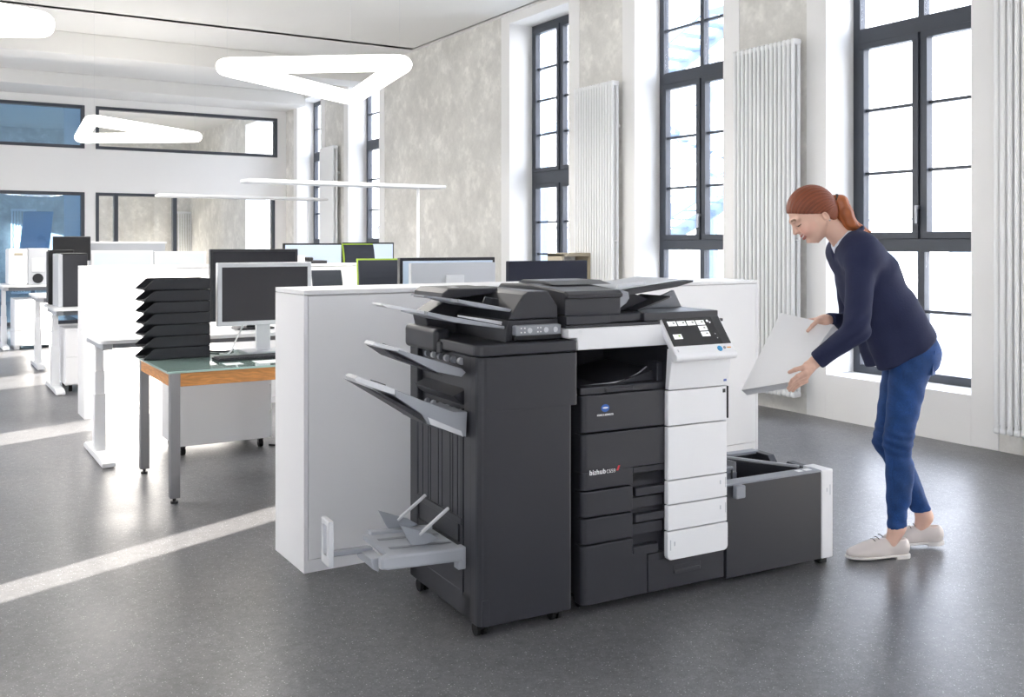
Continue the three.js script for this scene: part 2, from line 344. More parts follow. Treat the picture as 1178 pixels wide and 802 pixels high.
// ---- main printer
{
  const p = unit('multifunction_printer', 'large dark grey office printer with white control column and tilted touch screen', 'printer', .34, -.33);
  add('body', [bb(.004, .686, .06, .822, -.655, -.03, .012), bb(.004, .686, .8, 1.02, -.655, -.47, .006), bb(.42, .686, .8, 1.02, -.5, -.03, .006)], M.dark, p);
  add('base_frame', bb(.03, .66, .035, .065, -.62, -.05), M.black, p);
  for (const [x, z] of [[.06, -.1], [.62, -.1], [.06, -.58], [.62, -.58]]) caster(p, x, z);
  const r = .014;
  // front doors on the dark side (left edge rounded), each its own part
  const front = (x0, x1, y0, y1) => extXZ(rounded(x0, x1, -.06, .0, [r * 1.6, .004, .004, .004]), y0, y1, .004);
  const dUp = add('upper_door', front(0, .384, .686, .826), M.dark, p);
  const dMid = add('middle_door', [front(0, .384, .536, .680), front(0, .232, .470, .537)], M.dark, p);
  add('handle_recess', [bb(.234, .384, .472, .534, -.04, -.03)], M.dark, dMid);
  add('handle_lip', [extZY([[-.03, .534], [.0, .534], [-.002, .512], [-.03, .5]], .234, .384, .001)], M.dark, dMid);
  const drawers = [[.368, .464], [.266, .362]];
  for (const [y0, y1] of drawers) {
    const d = add('paper_drawer', [front(0, .232, y0, y1)], M.dark, p);
    add('drawer_back', [bb(.232, .385, y0, y1, -.045, -.032)], M.dark, d);
    add('drawer_handle', [bb(.245, .386, y0 + .052, y0 + .084, -.04, .0, .004), bb(.234, .384, y0 + .002, y0 + .046, -.035, -.012, .004)], M.dark, d);
  }
  const low = add('lower_drawer', [front(0, .30, .038, .2), front(0, .232, .19, .26)], M.dark, p);
  add('drawer_handle', [bb(.234, .354, .19, .226, -.03, .0, .004), bb(.232, .384, .2, .262, -.045, -.03)], M.dark, low);
  const lowR = add('lower_cabinet_door', [bb(.304, .686, .038, .16, -.06, 0, .004), bb(.304, .384, .158, .188, -.06, 0, .003)], M.dark, p);
  add('grip', [bb(.425, .565, .09, .128, -.02, .001, .004)], M.dark, lowR);
  add('grip_lip', [bb(.43, .56, .092, .108, -.01, .005, .003)], M.dark, lowR);
  // white column of panels
  const wx0 = .386, wx1 = .69;
  const panel = (y0, y1, z, name, x0 = wx0, x1 = wx1) => add(name, extXZ(rounded(x0, x1, -.004, z, [.006, .010, .003, .003]), y0, y1, .002), M.white, p);
  panel(.683, .82, .018, 'white_panel'); panel(.470, .678, .018, 'white_panel');
  const dw = [panel(.374, .465, .019, 'white_drawer_front', .385), panel(.272, .369, .019, 'white_drawer_front', .385)];
  const wl = add('white_drawer_front', extXY(roundedXY(.384, .69, .155, .267, [.02, .02, .004, .004]), -.004, .02, .003), M.white, p);
  [...dw, wl].forEach((q, i) => { const y = [.375, .273, .172][i]; add('size_mark', [bb(.676, .680, y + .035, y + .075, .0188, .0198), bb(.648, .654, y + .05, y + .066, .0188, .0198)], M.lightGrey, q); });
  add('size_mark', [bb(.396, .4, .195, .235, .0198, .0208), bb(.415, .421, .21, .226, .0198, .0208)], M.lightGrey, wl);
  const upr = add('white_column_head', extZY([[0, .825], [.022, .825], [.046, .965], [.046, .985], [.012, .985]], wx0, wx1, .004), M.white, p);
  add('logo_square', [bb(.662, .677, .842, .857, .0235, .0265)], std(0x5a6fb0, .5), upr);
  add('seam_strip', bb(.688, .693, .69, .82, -.03, .02), M.black, p);
  add('dark_badge', bb(.664, .678, .795, .810, .0176, .0188), M.darker, p);
  add('column_core', [bb(wx0 + .004, .689, .16, .822, -.06, -.005, .002), extZY([[-.06, .823], [-.001, .823], [.01, .985], [-.06, .985]], wx0 + .01, .688, .002)], M.dark, p);
  // paper exit cavity
  add('exit_floor', [extXY([[.0, .826], [.42, .826], [.42, .90], [.34, .888], [.16, .848], [.0, .84]], -.47, -.06, .002)], M.dark, p);
  add('exit_front_ledge', [bb(.0, .40, .826, .856, -.08, -.012, .006), bb(.11, .24, .83, .848, -.02, -.006, .004)], M.dark, p);
  add('exit_lining', [bb(.002, .42, .84, 1.0, -.475, -.46), bb(.405, .42, .84, 1.0, -.47, -.05)], M.dark, p);
  add('exit_guide_wire', tube([[.02, .853, -.07], [.2, .858, -.07], [.3, .878, -.08], [.37, .905, -.1]], .003, 20, 6), M.lightGrey, p);
  add('exit_post', [bb(.37, .41, .83, .93, -.09, -.03, .004), bb(.398, .42, .92, 1.0, -.06, -.012, .003)], M.dark, p);
  // scanner
  const sc = add('scanner_band', [bb(-.026, .686, 1.0, 1.082, -.62, .006, .006, 2), bb(-.066, -.0, 1.046, 1.082, -.62, .006, .005, 2)], M.white, p);
  add('scanner_top', bb(-.066, .686, 1.082, 1.094, -.63, -.004, .003), M.dark, p);
  const lid = add('document_cover', [extXY([[-.066, 1.095], [.66, 1.095], [.66, 1.128], [-.06, 1.128]], -.6, -.03, .004), bb(-.066, .13, 1.095, 1.128, -.05, -.005, .004), bb(.29, .66, 1.095, 1.128, -.05, -.005, .004)], M.dark, p);
  add('cover_grip', bb(.128, .292, 1.097, 1.126, -.05, -.022, .003), M.dark, lid);
  const adf = add('document_feeder', extZY([[-.035, 1.128], [-.035, 1.19], [-.02, 1.194], [-.018, 1.207], [-.04, 1.219], [-.3, 1.238], [-.55, 1.232], [-.585, 1.21], [-.585, 1.128]], -.055, .2, .006), M.dark, p);
  add('feeder_top_cover', extZY([[-.2, 1.236], [-.28, 1.25], [-.46, 1.25], [-.5, 1.236]], -.0, .27, .004), M.dark, adf);
  add('feeder_end', extXY([[.19, 1.14], [.235, 1.165], [.25, 1.185], [.245, 1.21], [.2, 1.222], [.19, 1.222]], -.2, -.045, .006), M.midGrey, adf);
  const ft = add('feed_tray', extXY([[.2, 1.185], [.26, 1.192], [.52, 1.222], [.60, 1.24], [.605, 1.248], [.58, 1.248], [.2, 1.208]], -.48, -.09, .004), M.dark, p);
  add('feed_tray_surface', extXY([[.215, 1.212], [.585, 1.2505], [.585, 1.2525], [.215, 1.2145]], -.46, -.11, .0008), M.lightGrey, ft);
  add('feed_guide', extXY([[.26, 1.214], [.4, 1.23], [.4, 1.245], [.27, 1.236]], -.16, -.15, .002), M.trayWhite, ft);
  add('tray_wing', extXY([[.2, 1.13], [.36, 1.13], [.43, 1.168], [.33, 1.2], [.22, 1.18]], -.44, -.14, .006), M.dark, p);
  add('exit_wing', bar([.30, 1.135, -.16], [.46, 1.185, -.16], .2, .008, .003), M.dark, p);
  add('exit_wing', extXY([[.40, 1.128], [.66, 1.128], [.62, 1.20], [.44, 1.14]], -.26, -.24, .003), M.midGrey, p);
  // touch panel, tilted towards the user
  const g = new THREE.Group(); g.name = 'control_panel'; g.position.set(.365 - .34, .965, .10 + .33); g.rotation.x = -Math.atan2(.12, .155); p.add(g);
  const add2 = (n, ge, m, par = g, uv) => add(n, ge, m, par, uv);
  add2('panel_case', bb(0, .302, 0, .198, -.028, 0, .008, 2), M.white);
  add2('panel_hinge', [cyl(.017, .017, .302, .151, .004, -.016, 'x')], M.white);
  const cv = document.createElement('canvas'); cv.width = 560; cv.height = 296; const c = cv.getContext('2d');
  c.fillStyle = '#2c2d30'; c.fillRect(0, 0, 560, 296); c.fillStyle = '#5b5e62'; c.fillRect(0, 0, 470, 40); c.fillStyle = '#232427'; c.fillRect(0, 44, 480, 252);
  c.fillStyle = '#d9dadc'; c.fillRect(40, 20, 110, 4);
  const tile = (x, y) => { c.fillStyle = '#f4f5f6'; c.fillRect(x, y, 82, 44); c.fillStyle = '#777'; c.fillRect(x + 48, y + 10, 20, 14); c.fillStyle = '#a5a7a8'; c.fillRect(x + 8, y + 32, 36, 4); };
  [[38, 68], [130, 68], [222, 68], [314, 68], [314, 122], [314, 176], [38, 188]].forEach(a => tile(...a));
  c.fillStyle = '#7fae3e'; c.fillRect(90, 196, 14, 16);
  c.fillStyle = '#e8e9ea'; for (const [x, y, rr] of [[428, 78, 12], [448, 92, 8], [448, 200, 5], [452, 240, 5], [420, 30, 6]]) { c.beginPath(); c.arc(x, y, rr, 0, 7); c.fill(); }
  const st = new THREE.CanvasTexture(cv); st.colorSpace = THREE.SRGBColorSpace;
  const scr = add2('touch_screen', new THREE.PlaneGeometry(.288, .149).translate(.151, .119, .0012), new THREE.MeshStandardMaterial({ map: st, roughness: .18, emissive: 0xffffff, emissiveMap: st, emissiveIntensity: .25 }), g, true);
  add2('blue_button', cyl(.012, .012, .002, .226, .024, .0008, 'z', 24), std(0x35a3dc, .4));
  add2('grey_button', cyl(.006, .006, .002, .252, .027, .0008, 'z', 16), std(0x8d8f92, .5));
  add2('orange_button', bb(.264, .284, .024, .029, 0, .0016, .001), std(0xe8a23c, .4));
  add2('panel_key', [bb(.018, .021, .02, .03, 0, .0012)], M.lightGrey);
  add('panel_bracket', [bb(.40, .66, .96, 1.06, -.03, .03, .006)], M.dark, p);
  // marks
  add('lettering', [text('bizhub', fontBold, .0175, .072, .032, .527, .0004, .0012)], M.whiteMatt, dMid);
  add('lettering', [text('C659', fontSans, .0135, .04, .109, .527, .0004, .0012)], M.whiteMatt, dMid);
  add('slash_mark', [extXY([[.154, .532], [.163, .532], [.172, .551], [.163, .551]], 0, .0008, .0001)], std(0xd8434a, .5), dMid);
  const em = add('emblem', [new THREE.CylinderGeometry(.0185, .0185, .001, 32).rotateX(Math.PI / 2).scale(1, .78, 1).translate(.103, .775, .0006)], std(0x2b62b8, .4), dUp);
  add('emblem_stripe', [new THREE.CylinderGeometry(.013, .013, .001, 32).rotateX(Math.PI / 2).scale(1, .25, 1).translate(.103, .776, .0012)], M.whiteMatt, em);
  add('lettering', [text('KONICA MINOLTA', fontBold, .0075, .074, .066, .746, .0004, .0012)], M.whiteMatt, dUp);
  add('side_vent', [bb(-.001, .005, .60, .655, -.2, -.1), bb(-.001, .005, .54, .59, -.2, -.1)], M.dark, p);
}
function rounded(x0, x1, z0, z1, rr) {   // outline in x/z; radii: front-left, front-right, back-right, back-left (front is +z)
  const out = [], arc = (cx, cz, r, a0) => { for (let k = 0; k <= 5; k++) { const a = R(a0 + k * 18); out.push([cx + Math.cos(a) * r, cz + Math.sin(a) * r]); } };
  arc(x1 - rr[1], z1 - rr[1], rr[1], 0); arc(x0 + rr[0], z1 - rr[0], rr[0], 90); arc(x0 + rr[3], z0 + rr[3], rr[3], 180); arc(x1 - rr[2], z0 + rr[2], rr[2], 270);
  return out;
}
function roundedXY(x0, x1, y0, y1, rr) { return rounded(x0, x1, -y1, -y0, rr).map(([x, z]) => [x, -z]); }   // radii: bottom-left, bottom-right, top-right, top-left
// ---- finisher
{
  const p = unit('paper_finisher', 'tall dark grey sorter unit with pale output trays on its left side', 'finisher', -.25, -.3);
  const xl = -.44, xr = -.056;
  add('body', [bb(xl + .03, xr - .01, .07, 1.0, -.60, -.05, .006), bb(xl + .012, xl + .06, .07, .70, -.58, -.04), bb(xl, xl + .06, .05, .135, -.60, -.05, .004)], M.dark, p);
  add('front_door', [extXZ(rounded(xl, xr, -.055, .016, [.03, .012, .003, .003]), .045, .806, .004), extXZ(rounded(xl, -.03, -.055, .016, [.03, .012, .003, .003]), .80, .996, .004)], M.dark, p);
  add('front_post', [bb(xl, xl + .05, .05, .996, -.11, -.052, .004)], M.dark, p);
  add('front_post_strip', [bb(xl - .002, xl + .01, .12, .80, -.128, -.116, .001)], M.dark, p);
  add('rear_post', [bb(xl, xl + .06, .05, .996, -.612, -.535, .006)], M.dark, p);
  add('corner_foot_cover', bb(xl + .012, xl + .04, .048, .14, .002, .0175, .002), M.dark, p);
  // vertical guide strips on the tray side
  add('guide_backing', bb(xl + .008, xl + .014, .16, .72, -.535, -.11), M.dark, p);
  const zs = [-.53, -.485, -.43, -.408, -.335, -.30, -.228, -.206, -.165, -.135, -.118];
  for (let k = 0; k < zs.length - 1; k++) add('guide_strip', bb(xl + .001, xl + .012, .40, .72, zs[k] + .004, zs[k + 1] - .002, .001), M.dark, p);
  add('lower_plate', [bb(xl + .002, xl + .02, .12, .30, -.53, -.12, .002), extZY([[-.53, .40], [-.12, .40], [-.12, .375], [-.53, .375]], xl - .006, xl + .012, .002)], M.dark, p);
  add('booklet_slot', bb(xl + .001, xl + .02, .305, .372, -.46, -.16), M.dark, p);
  // exits above the trays
  const ex = add('exit_recess', [bb(xl + .022, xl + .034, .72, .99, -.535, -.11)], M.dark, p);
  add('exit_hood', [extXY([[xl - .03, .845], [xl + .03, .87], [xl + .03, .80], [xl - .005, .82]], -.5, -.13, .004), bb(xl + .005, xl + .03, .72, .75, -.5, -.12, .003)], M.dark, ex);
  for (let k = 0; k < 6; k++) for (const y of [.965, .775]) add('roller', cyl(.013, .013, .02, xl + .018, y, -.17 - k * .06, 'z', 14), k % 2 ? M.midGrey : M.lightGrey, ex);
  // lid
  add('lid', [extXZ(rounded(-.452, -.034, -.612, .024, [.035, .012, .02, .02]), 1.0, 1.04, .006)], M.dark, p);
  add('lid_wing', [bb(-.47, -.40, .985, 1.075, -.60, -.30, .018, 2), bb(-.46, -.40, .985, 1.03, -.33, -.27, .008)], M.dark, p);
  // cover inserter on the lid
  const ci = add('inserter_housing', [extXY([[-.30, 1.04], [-.075, 1.04], [-.075, 1.118], [-.29, 1.118]], -.58, -.05, .004)], M.dark, p);
  add('inserter_cover', [extXY([[-.288, 1.12], [-.075, 1.12], [-.075, 1.165], [-.118, 1.222], [-.2, 1.222], [-.222, 1.21]], -.58, -.052, .006), extXY([[-.44, 1.185], [-.2, 1.205], [-.2, 1.226], [-.41, 1.226], [-.435, 1.21]], -.58, -.30, .006), extXY([[-.42, 1.04], [-.3, 1.04], [-.3, 1.12], [-.2, 1.2], [-.3, 1.2], [-.44, 1.12]], -.59, -.46, .005)], M.dark, ci);
  add('inserter_buttons', bb(-.272, -.078, 1.062, 1.10, -.055, -.022, .006, 2), M.midGrey, ci).rotation.x = 0;
  add('button_bezel', bb(-.275, -.075, 1.044, 1.064, -.055, -.026, .004), M.black, ci);
  for (const x of [-.25, -.235, -.18, -.168]) for (const y of [1.075, 1.09]) add('indicator', cyl(.0028, .0028, .002, x, y, -.0215, 'z', 10), M.whiteMatt, ci);
  for (const x of [-.214, -.145, -.105]) add('push_button', cyl(.010, .010, .003, x, 1.081, -.0215, 'z', 18), M.lightGrey, ci);
  add('label_plate', [bb(-.35, -.32, 1.227, 1.2275, -.45, -.40)], M.whiteMatt, ci);
  const trayPlate = (name, pts, z0, z1, m) => add(name, extXY(pts, z0, z1, .003), m, p);
  const it1 = trayPlate('inserter_tray', [[-.27, 1.082], [-.27, 1.092], [-.52, 1.142], [-.60, 1.160], [-.60, 1.146], [-.5, 1.118]], -.32, -.07, M.tray);
  add('tray_extension', extXY([[-.59, 1.148], [-.59, 1.158], [-.755, 1.192], [-.76, 1.186], [-.74, 1.176]], -.2, -.10, .002), M.trayWhite, it1);
  add('tray_fence', extXY([[-.29, 1.098], [-.47, 1.136], [-.47, 1.142], [-.29, 1.112]], -.10, -.094, .001), M.trayWhite, it1);
  const it2 = trayPlate('inserter_tray', [[-.235, 1.142], [-.235, 1.152], [-.40, 1.186], [-.48, 1.2], [-.48, 1.188], [-.40, 1.168]], -.32, -.075, M.tray);
  add('tray_extension', extXY([[-.47, 1.188], [-.47, 1.196], [-.58, 1.214], [-.585, 1.208]], -.26, -.14, .002), M.midGrey, it2);
  add('paper_guide', extXY([[-.255, 1.15], [-.33, 1.168], [-.315, 1.2], [-.26, 1.19]], -.19, -.18, .003), M.dark, it2);
  // output trays
  const t1 = trayPlate('output_tray', [[-.462, .92], [-.445, .935], [-.46, .95], [-.70, 1.03], [-.71, 1.022], [-.56, .945]], -.28, -.08, M.tray);
  add('tray_extension', extXY([[-.68, 1.018], [-.68, 1.03], [-.79, 1.062], [-.80, 1.052], [-.77, 1.04]], -.17, -.085, .002), M.trayWhite, t1);
  add('tray_underside', extXY([[-.52, .925], [-.56, .943], [-.76, 1.036], [-.70, .995]], -.26, -.1, .002), M.dark, t1);
  add('tray_latch', extXY([[-.705, 1.034], [-.705, 1.0375], [-.745, 1.051], [-.745, 1.0475]], -.13, -.105, .001), M.dark, t1);
  const t2 = trayPlate('output_tray', [[-.449, .705], [-.444, .795], [-.50, .80], [-.62, .85], [-.72, .895], [-.72, .87], [-.62, .80], [-.60, .765]], -.30, -.07, M.tray);
  add('tray_extension', extXY([[-.71, .872], [-.71, .893], [-.855, .95], [-.868, .942], [-.86, .93], [-.8, .905]], -.17, -.075, .002), M.trayWhite, t2);
  add('tray_underside', extXY([[-.58, .752], [-.60, .79], [-.80, .90], [-.84, .918], [-.70, .83]], -.27, -.075, .002), M.dark, t2);
  add('tray_latch', extXY([[-.75, .909], [-.75, .9125], [-.795, .930], [-.795, .9265]], -.115, -.085, .001), M.dark, t2);
  add('tray_side_face', extXY([[-.462, .708], [-.59, .764], [-.6, .79], [-.47, .73]], -.072, -.066, .001), M.trayWhite, t2);
  // booklet tray, low on the left
  const bt = add('booklet_tray', [extXY([[-.45, .255], [-.45, .305], [-.74, .318], [-.765, .31], [-.765, .275], [-.74, .268]], -.125, -.085, .008), extXY([[-.45, .285], [-.45, .30], [-.73, .315], [-.73, .30]], -.37, -.10, .004), extXY([[-.45, .28], [-.45, .31], [-.70, .325], [-.70, .295]], -.40, -.36, .005)], M.bookletGrey, p);
  add('tray_groove', [extXY([[-.46, .302], [-.7, .3145], [-.7, .316], [-.46, .3035]], -.19, -.17, .0004), extXY([[-.46, .302], [-.7, .3145], [-.7, .316], [-.46, .3035]], -.30, -.28, .0004)], M.midGrey, bt);
  add('mount_bracket', [bb(-.47, -.44, .225, .305, -.13, -.09, .003)], M.bookletGrey, bt);
  add('lip', [extXY([[-.74, .3], [-.785, .3], [-.775, .262], [-.755, .25]], -.30, -.14, .004)], M.bookletGrey, bt);
  for (const z of [-.40, -.19]) {
    const a = add('flap_arm', bar([-.462, .425, z], [-.585, .345, z + .01], .012, .012, .004), M.trayWhite, bt);
    add('flap_wing', extXY([[-.58, .36], [-.66, .392], [-.625, .325], [-.60, .30], [-.5, .318], [-.54, .345]], z, z + .012, .003), M.tray, a);
  }
  const arm = add('extension_arm', bar([-.74, .30, -.25], [-.90, .305, -.25], .03, .018, .004), M.tray, bt);
  add('end_stop', [extZY([[-.29, .27], [-.205, .27], [-.205, .43], [-.29, .43]], -.915, -.895, .004, [[-.272, .30], [-.223, .30], [-.223, .415], [-.272, .415]])], M.trayWhite, arm);
  for (const [x, z] of [[-.41, -.04], [-.1, -.04], [-.41, -.55], [-.1, -.55]]) caster(p, x, z, .024);
}
// ---- open large paper drawer
{
  const p = unit('paper_feeder', 'open low dark paper drawer with white end panel beside the printer', 'paper drawer', 1.0, -.22);
  add('front_board', bb(.70, 1.236, .026, .405, -.03, 0, .004), M.dark, p);
  add('top_ledge', [extZY([[-.065, .40], [.0, .405], [.0, .412], [-.06, .414]], .70, 1.236, .002)], M.midGrey, p);
  add('end_panel', [bb(1.236, 1.302, .026, .412, -.11, .004, .005)], M.white, p);
  add('end_wall', [extZY([[-.11, .03], [-.11, .40], [-.22, .405], [-.235, .385], [-.28, .372], [-.32, .378], [-.345, .41], [-.45, .412], [-.45, .03]], 1.25, 1.29, .003)], M.dark, p);
  add('back_wall', [bb(.70, 1.27, .05, .405, -.455, -.43, .003)], M.dark, p);
  add('back_rail', [bb(.70, 1.27, .402, .416, -.47, -.42, .003)], M.midGrey, p);
  add('left_wall', [bb(.698, .715, .05, .39, -.45, -.02, .002)], M.dark, p);
  add('floor_plate', bb(.71, 1.25, .17, .185, -.44, -.02), M.midGrey, p);
  add('side_fence', [bb(1.05, 1.055, .18, .40, -.43, -.34), bb(.96, .985, .18, .40, -.43, -.41, .004)], M.lightGrey, p);
  add('inner_rail', [bar([1.05, .408, -.425], [1.235, .402, -.13], .012, .012, .003)], M.lightGrey, p);
  add('inner_panel', [bar([1.05, .33, -.42], [1.235, .33, -.14], .006, .13)], M.dark, p);
  add('guide_block', [bb(.90, .98, .18, .385, -.33, -.25, .006), bb(.91, .97, .385, .402, -.32, -.26, .004)], M.midGrey, p);
  add('guide_post', bb(.985, .995, .18, .395, -.30, -.29), M.chrome, p); add('guide_post', bb(.885, .895, .18, .395, -.30, -.29), M.chrome, p); add('guide_post', bb(.935, .943, .18, .40, -.246, -.238), M.chrome, p);
  add('release_knob', [bb(.735, .785, .352, .405, -.01, .022, .006, 2)], M.midGrey, p);
  add('knob_recess', [bb(.70, .733, .352, .40, -.005, .0015)], M.dark, p);
  add('size_mark', [bb(1.282, 1.286, .30, .345, .004, .0048), bb(1.262, 1.267, .315, .332, .004, .0048)], M.lightGrey, p);
  add('tag', [bb(1.12, 1.15, .4128, .4142, -.045, -.02), bb(1.165, 1.2, .4128, .4142, -.045, -.02)], M.whiteMatt, p);
  for (const [x, z] of [[1.24, -.05], [1.24, -.43], [.74, -.43]]) add('foot', bb(x, x + .04, 0, .052, z, z + .04, .004), M.black, p);
}
// ---------------------------------------------------------------- storage cabinets
function lowCabinet(label, x0, x1, zb, zf, h, doors) {
  const c = thing('storage_cabinet', label, 'cabinet', [(x0 + x1) / 2, 0, (zb + zf) / 2]);
  add('body', bb(x0 + .019, x1 - .019, .055, h - .022, zb + .004, zf - .02), M.cabinet, c);
  add('top_board', bb(x0, x1, h - .02, h, zb, zf, .002), M.cabinet, c);
  for (const x of [x0, x1 - .019]) add('side_panel', bb(x, x + .019, .0, h - .022, zb, zf, .0015), M.cabinet, c);
  add('plinth', bb(x0 + .019, x1 - .019, 0, .053, zb + .03, zf - .002), M.cabinet, c);
  const n = doors, w = (x1 - x0 - .04) / n;
  for (let k = 0; k < n; k++) add('door', bb(x0 + .02 + k * w + .001, x0 + .02 + (k + 1) * w - .001, .056, h - .025, zf - .019, zf, .001), M.cabinet, c);
  return c;
}
lowCabinet('white storage cabinet right behind the dark sorter unit and its output trays', 1.41, 2.95, -4.34, -3.96, 1.2, 1);
lowCabinet('white storage cabinet behind the touch screen and the open paper drawer', 3.2, 4.89, -5.13, -4.735, 1.15, 1);
lowCabinet('long white storage cabinet behind the stack of black letter trays', 1.16, 4.9, -8.68, -8.34, 1.215, 2);
// ---------------------------------------------------------------- glass-topped desk
function glassDesk(label, x0, x1, z0, z1) {
  const t = thing('glass_desk', label, 'desk', [(x0 + x1) / 2, 0, (z0 + z1) / 2]);
  const y = .715, l = .052;
  for (const x of [x0 + .01, x1 - .01 - l]) for (const z of [z0 + .01, z1 - .01 - l]) {
    const g = add('leg', bb(x, x + l, .03, y - .012, z, z + l, .003), M.steelLeg, t);
    add('levelling_foot', [cyl(.02, .02, .012, x + l / 2, .006, z + l / 2), cyl(.009, .009, .03, x + l / 2, .022, z + l / 2)], M.black, g);
  }
  const w = .075;
  add('apron', bb(x0 + .01 + l, x1 - .01 - l, y - .012 - w, y - .012, z1 - .034, z1 - .012, .002), M.wood, t);
  add('apron', bb(x0 + .01 + l, x1 - .01 - l, y - .012 - w, y - .012, z0 + .012, z0 + .034, .002), M.wood, t);
  for (const x of [x0 + .012, x1 - .034]) add('apron', bb(x, x + .022, y - .012 - w, y - .012, z0 + .01 + l, z1 - .01 - l, .002), M.wood, t);
  add('under_top', bb(x0 + .02, x1 - .02, y - .016, y - .0125, z0 + .02, z1 - .02), M.deskUnder, t);
  add('glass_top', bb(x0 - .01, x1 + .01, y - .012, y, z0 - .01, z1 + .01, .002), M.deskGlass, t);
  return t;
}
glassDesk('glass topped desk with wooden apron and brushed steel legs', 1.165, 2.75, -6.24, -5.37);
const whiteDesk = (label, x0, x1, z0, z1, y) => {
  const t = thing('white_desk', label, 'desk', [(x0 + x1) / 2, 0, (z0 + z1) / 2]);
  add('desk_top', extXZ(rounded(x0, x1, z0, z1, [.05, .05, .05, .05]), y - .025, y, .003), M.white, t);
  add('beam', bb(x0 + .08, x1 - .08, y - .09, y - .03, (z0 + z1) / 2 - .04, (z0 + z1) / 2 + .04), M.midGrey, t);
  const zm = (z0 + z1) / 2;
  for (const x of [x0 + .06, x1 - .06]) {
    const l = add('leg', bb(x - .035, x + .035, .03, .42, zm - .045, zm + .045, .004), M.white, t);
    add('leg_sleeve', bb(x - .03, x + .03, .42, .57, zm - .038, zm + .038, .003), M.white, l);
    add('leg_inner', bb(x - .025, x + .025, .57, y - .03, zm - .03, zm + .03, .003), M.white, l);
    add('leg_foot', extZY([[z0 + .03, .006], [z1 - .03, .006], [z1 - .03, .03], [z1 - .10, .05], [z0 + .10, .05], [z0 + .03, .03]], x - .04, x + .04, .004), M.white, l);
    add('glide', [cyl(.02, .02, .008, x, .004, z1 - .06)], M.black, l); add('glide', [cyl(.02, .02, .008, x, .004, z0 + .06)], M.black, l);
    add('leg_bracket', bb(x - .03, x + .03, y - .07, y - .025, z0 + .08, z1 - .08, .004), M.lightGrey, t);
  }
  return t;
};
whiteDesk('white height adjustable desk with telescopic leg behind the glass desk', .98, 2.75, -7.24, -6.42, .80);
whiteDesk('white desk carrying the dark computer case, left of the long cabinet', 1.10, 2.8, -10.62, -9.75, .80);
whiteDesk('far white desk carrying the boxy pale device', .98, 2.7, -15.1, -14.2, .85);
whiteDesk('white desk in the window half of the room behind the chairs', 2.95, 4.8, -6.22, -5.40, .72);
whiteDesk('white desk with two bright monitors near the far windows', 3.4, 5.2, -11.4, -10.5, .78);
// ---------------------------------------------------------------- pedestals
function pedestal(label, x0, x1, z0, z1, h, frontZ, cas, n = 3) {   // drawers on the +z or +x side
  const t = thing('drawer_pedestal', label, 'drawer unit', [(x0 + x1) / 2, 0, (z0 + z1) / 2]), y0 = cas ? .065 : .05;
  add('body', bb(x0, x1, y0, h, z0, z1, .003), M.cabinet, t);
  for (let k = 0; k < n; k++) {
    const ya = y0 + .01 + k * (h - y0 - .02) / n, yb = y0 + .01 + (k + 1) * (h - y0 - .02) / n - .004;
    const d = add('drawer', frontZ ? bb(x0 + .004, x1 - .004, ya, yb, z1 - .002, z1 + .016, .002) : bb(x1 - .002, x1 + .016, ya, yb, z0 + .004, z1 - .004, .002), M.cabinet, t);
    add('handle', frontZ ? bb((x0 + x1) / 2, x1 - .02, yb - .03, yb - .012, z1 + .014, z1 + .026, .003) : bb(x1 + .014, x1 + .026, yb - .03, yb - .012, z0 + .1, z1 - .1, .003), M.midGrey, d);
  }
  if (cas) for (const x of [x0 + .05, x1 - .05]) for (const z of [z0 + .05, z1 - .05]) {
    const c = add('caster', [bb(x - .015, x + .015, .03, .066, z - .015, z + .015)], M.black, t);
    add('wheel', [cyl(.027, .027, .028, x, .027, z, 'x', 16)], M.pitch, c);
  } else for (const x of [x0, x1 - .06]) add('foot', bb(x, x + .06, 0, .05, z0 + .02, z1 - .02, .004), M.white, t);
}
pedestal('white rolling drawer pedestal under the glass desk', 1.47, 2.09, -7.0, -6.555, .62, false, true);
pedestal('white pedestal with grey drawer handles under the pale device', 1.14, 1.62, -14.9, -14.25, .66, true, false);
pedestal('white pedestal under the computer case desk', 1.22, 1.75, -10.5, -9.95, .60, true, true, 2);
// ---------------------------------------------------------------- letter trays: seven in a stack
{
  const x0 = 1.19, x1 = 1.53, z0 = -6.19, z1 = -5.945, n = 7, ph = .068, base = .7155;
  const names = ['bottom', 'second from bottom', 'third from bottom', 'middle', 'third from top', 'second from top', 'topmost'];
  for (let k = 0; k < n; k++) {
    const y = base + k * ph, w = .004;
    const t = thing('letter_tray', 'black plastic letter tray on the glass desk, ' + names[k] + ' of its stack', 'tray', [(x0 + x1) / 2, y, (z0 + z1) / 2], 0, 'stacked black letter trays');
    add('tray_floor', bb(x0, x1, y, y + .005, z0, z1, .001), M.trayBlack, t);
    const side = [[x0 - .045, y + .008], [x0 - .04, y], [x1, y], [x1, y + ph - .002], [x0 + .02, y + ph - .002]];
    for (const z of [z0, z1 - w]) add('side_wall', extXY(side, z, z + w, .001), M.trayBlack, t);
    add('back_wall', bb(x1 - w, x1, y, y + ph - .002, z0, z1, .001), M.trayBlack, t);
    add('front_lip', [bb(x0 - .04, x0 + .01, y, y + .006, z0, z0 + .09), bb(x0 - .04, x0 + .01, y, y + .006, z1 - .09, z1)], M.trayBlack, t);
  }
}
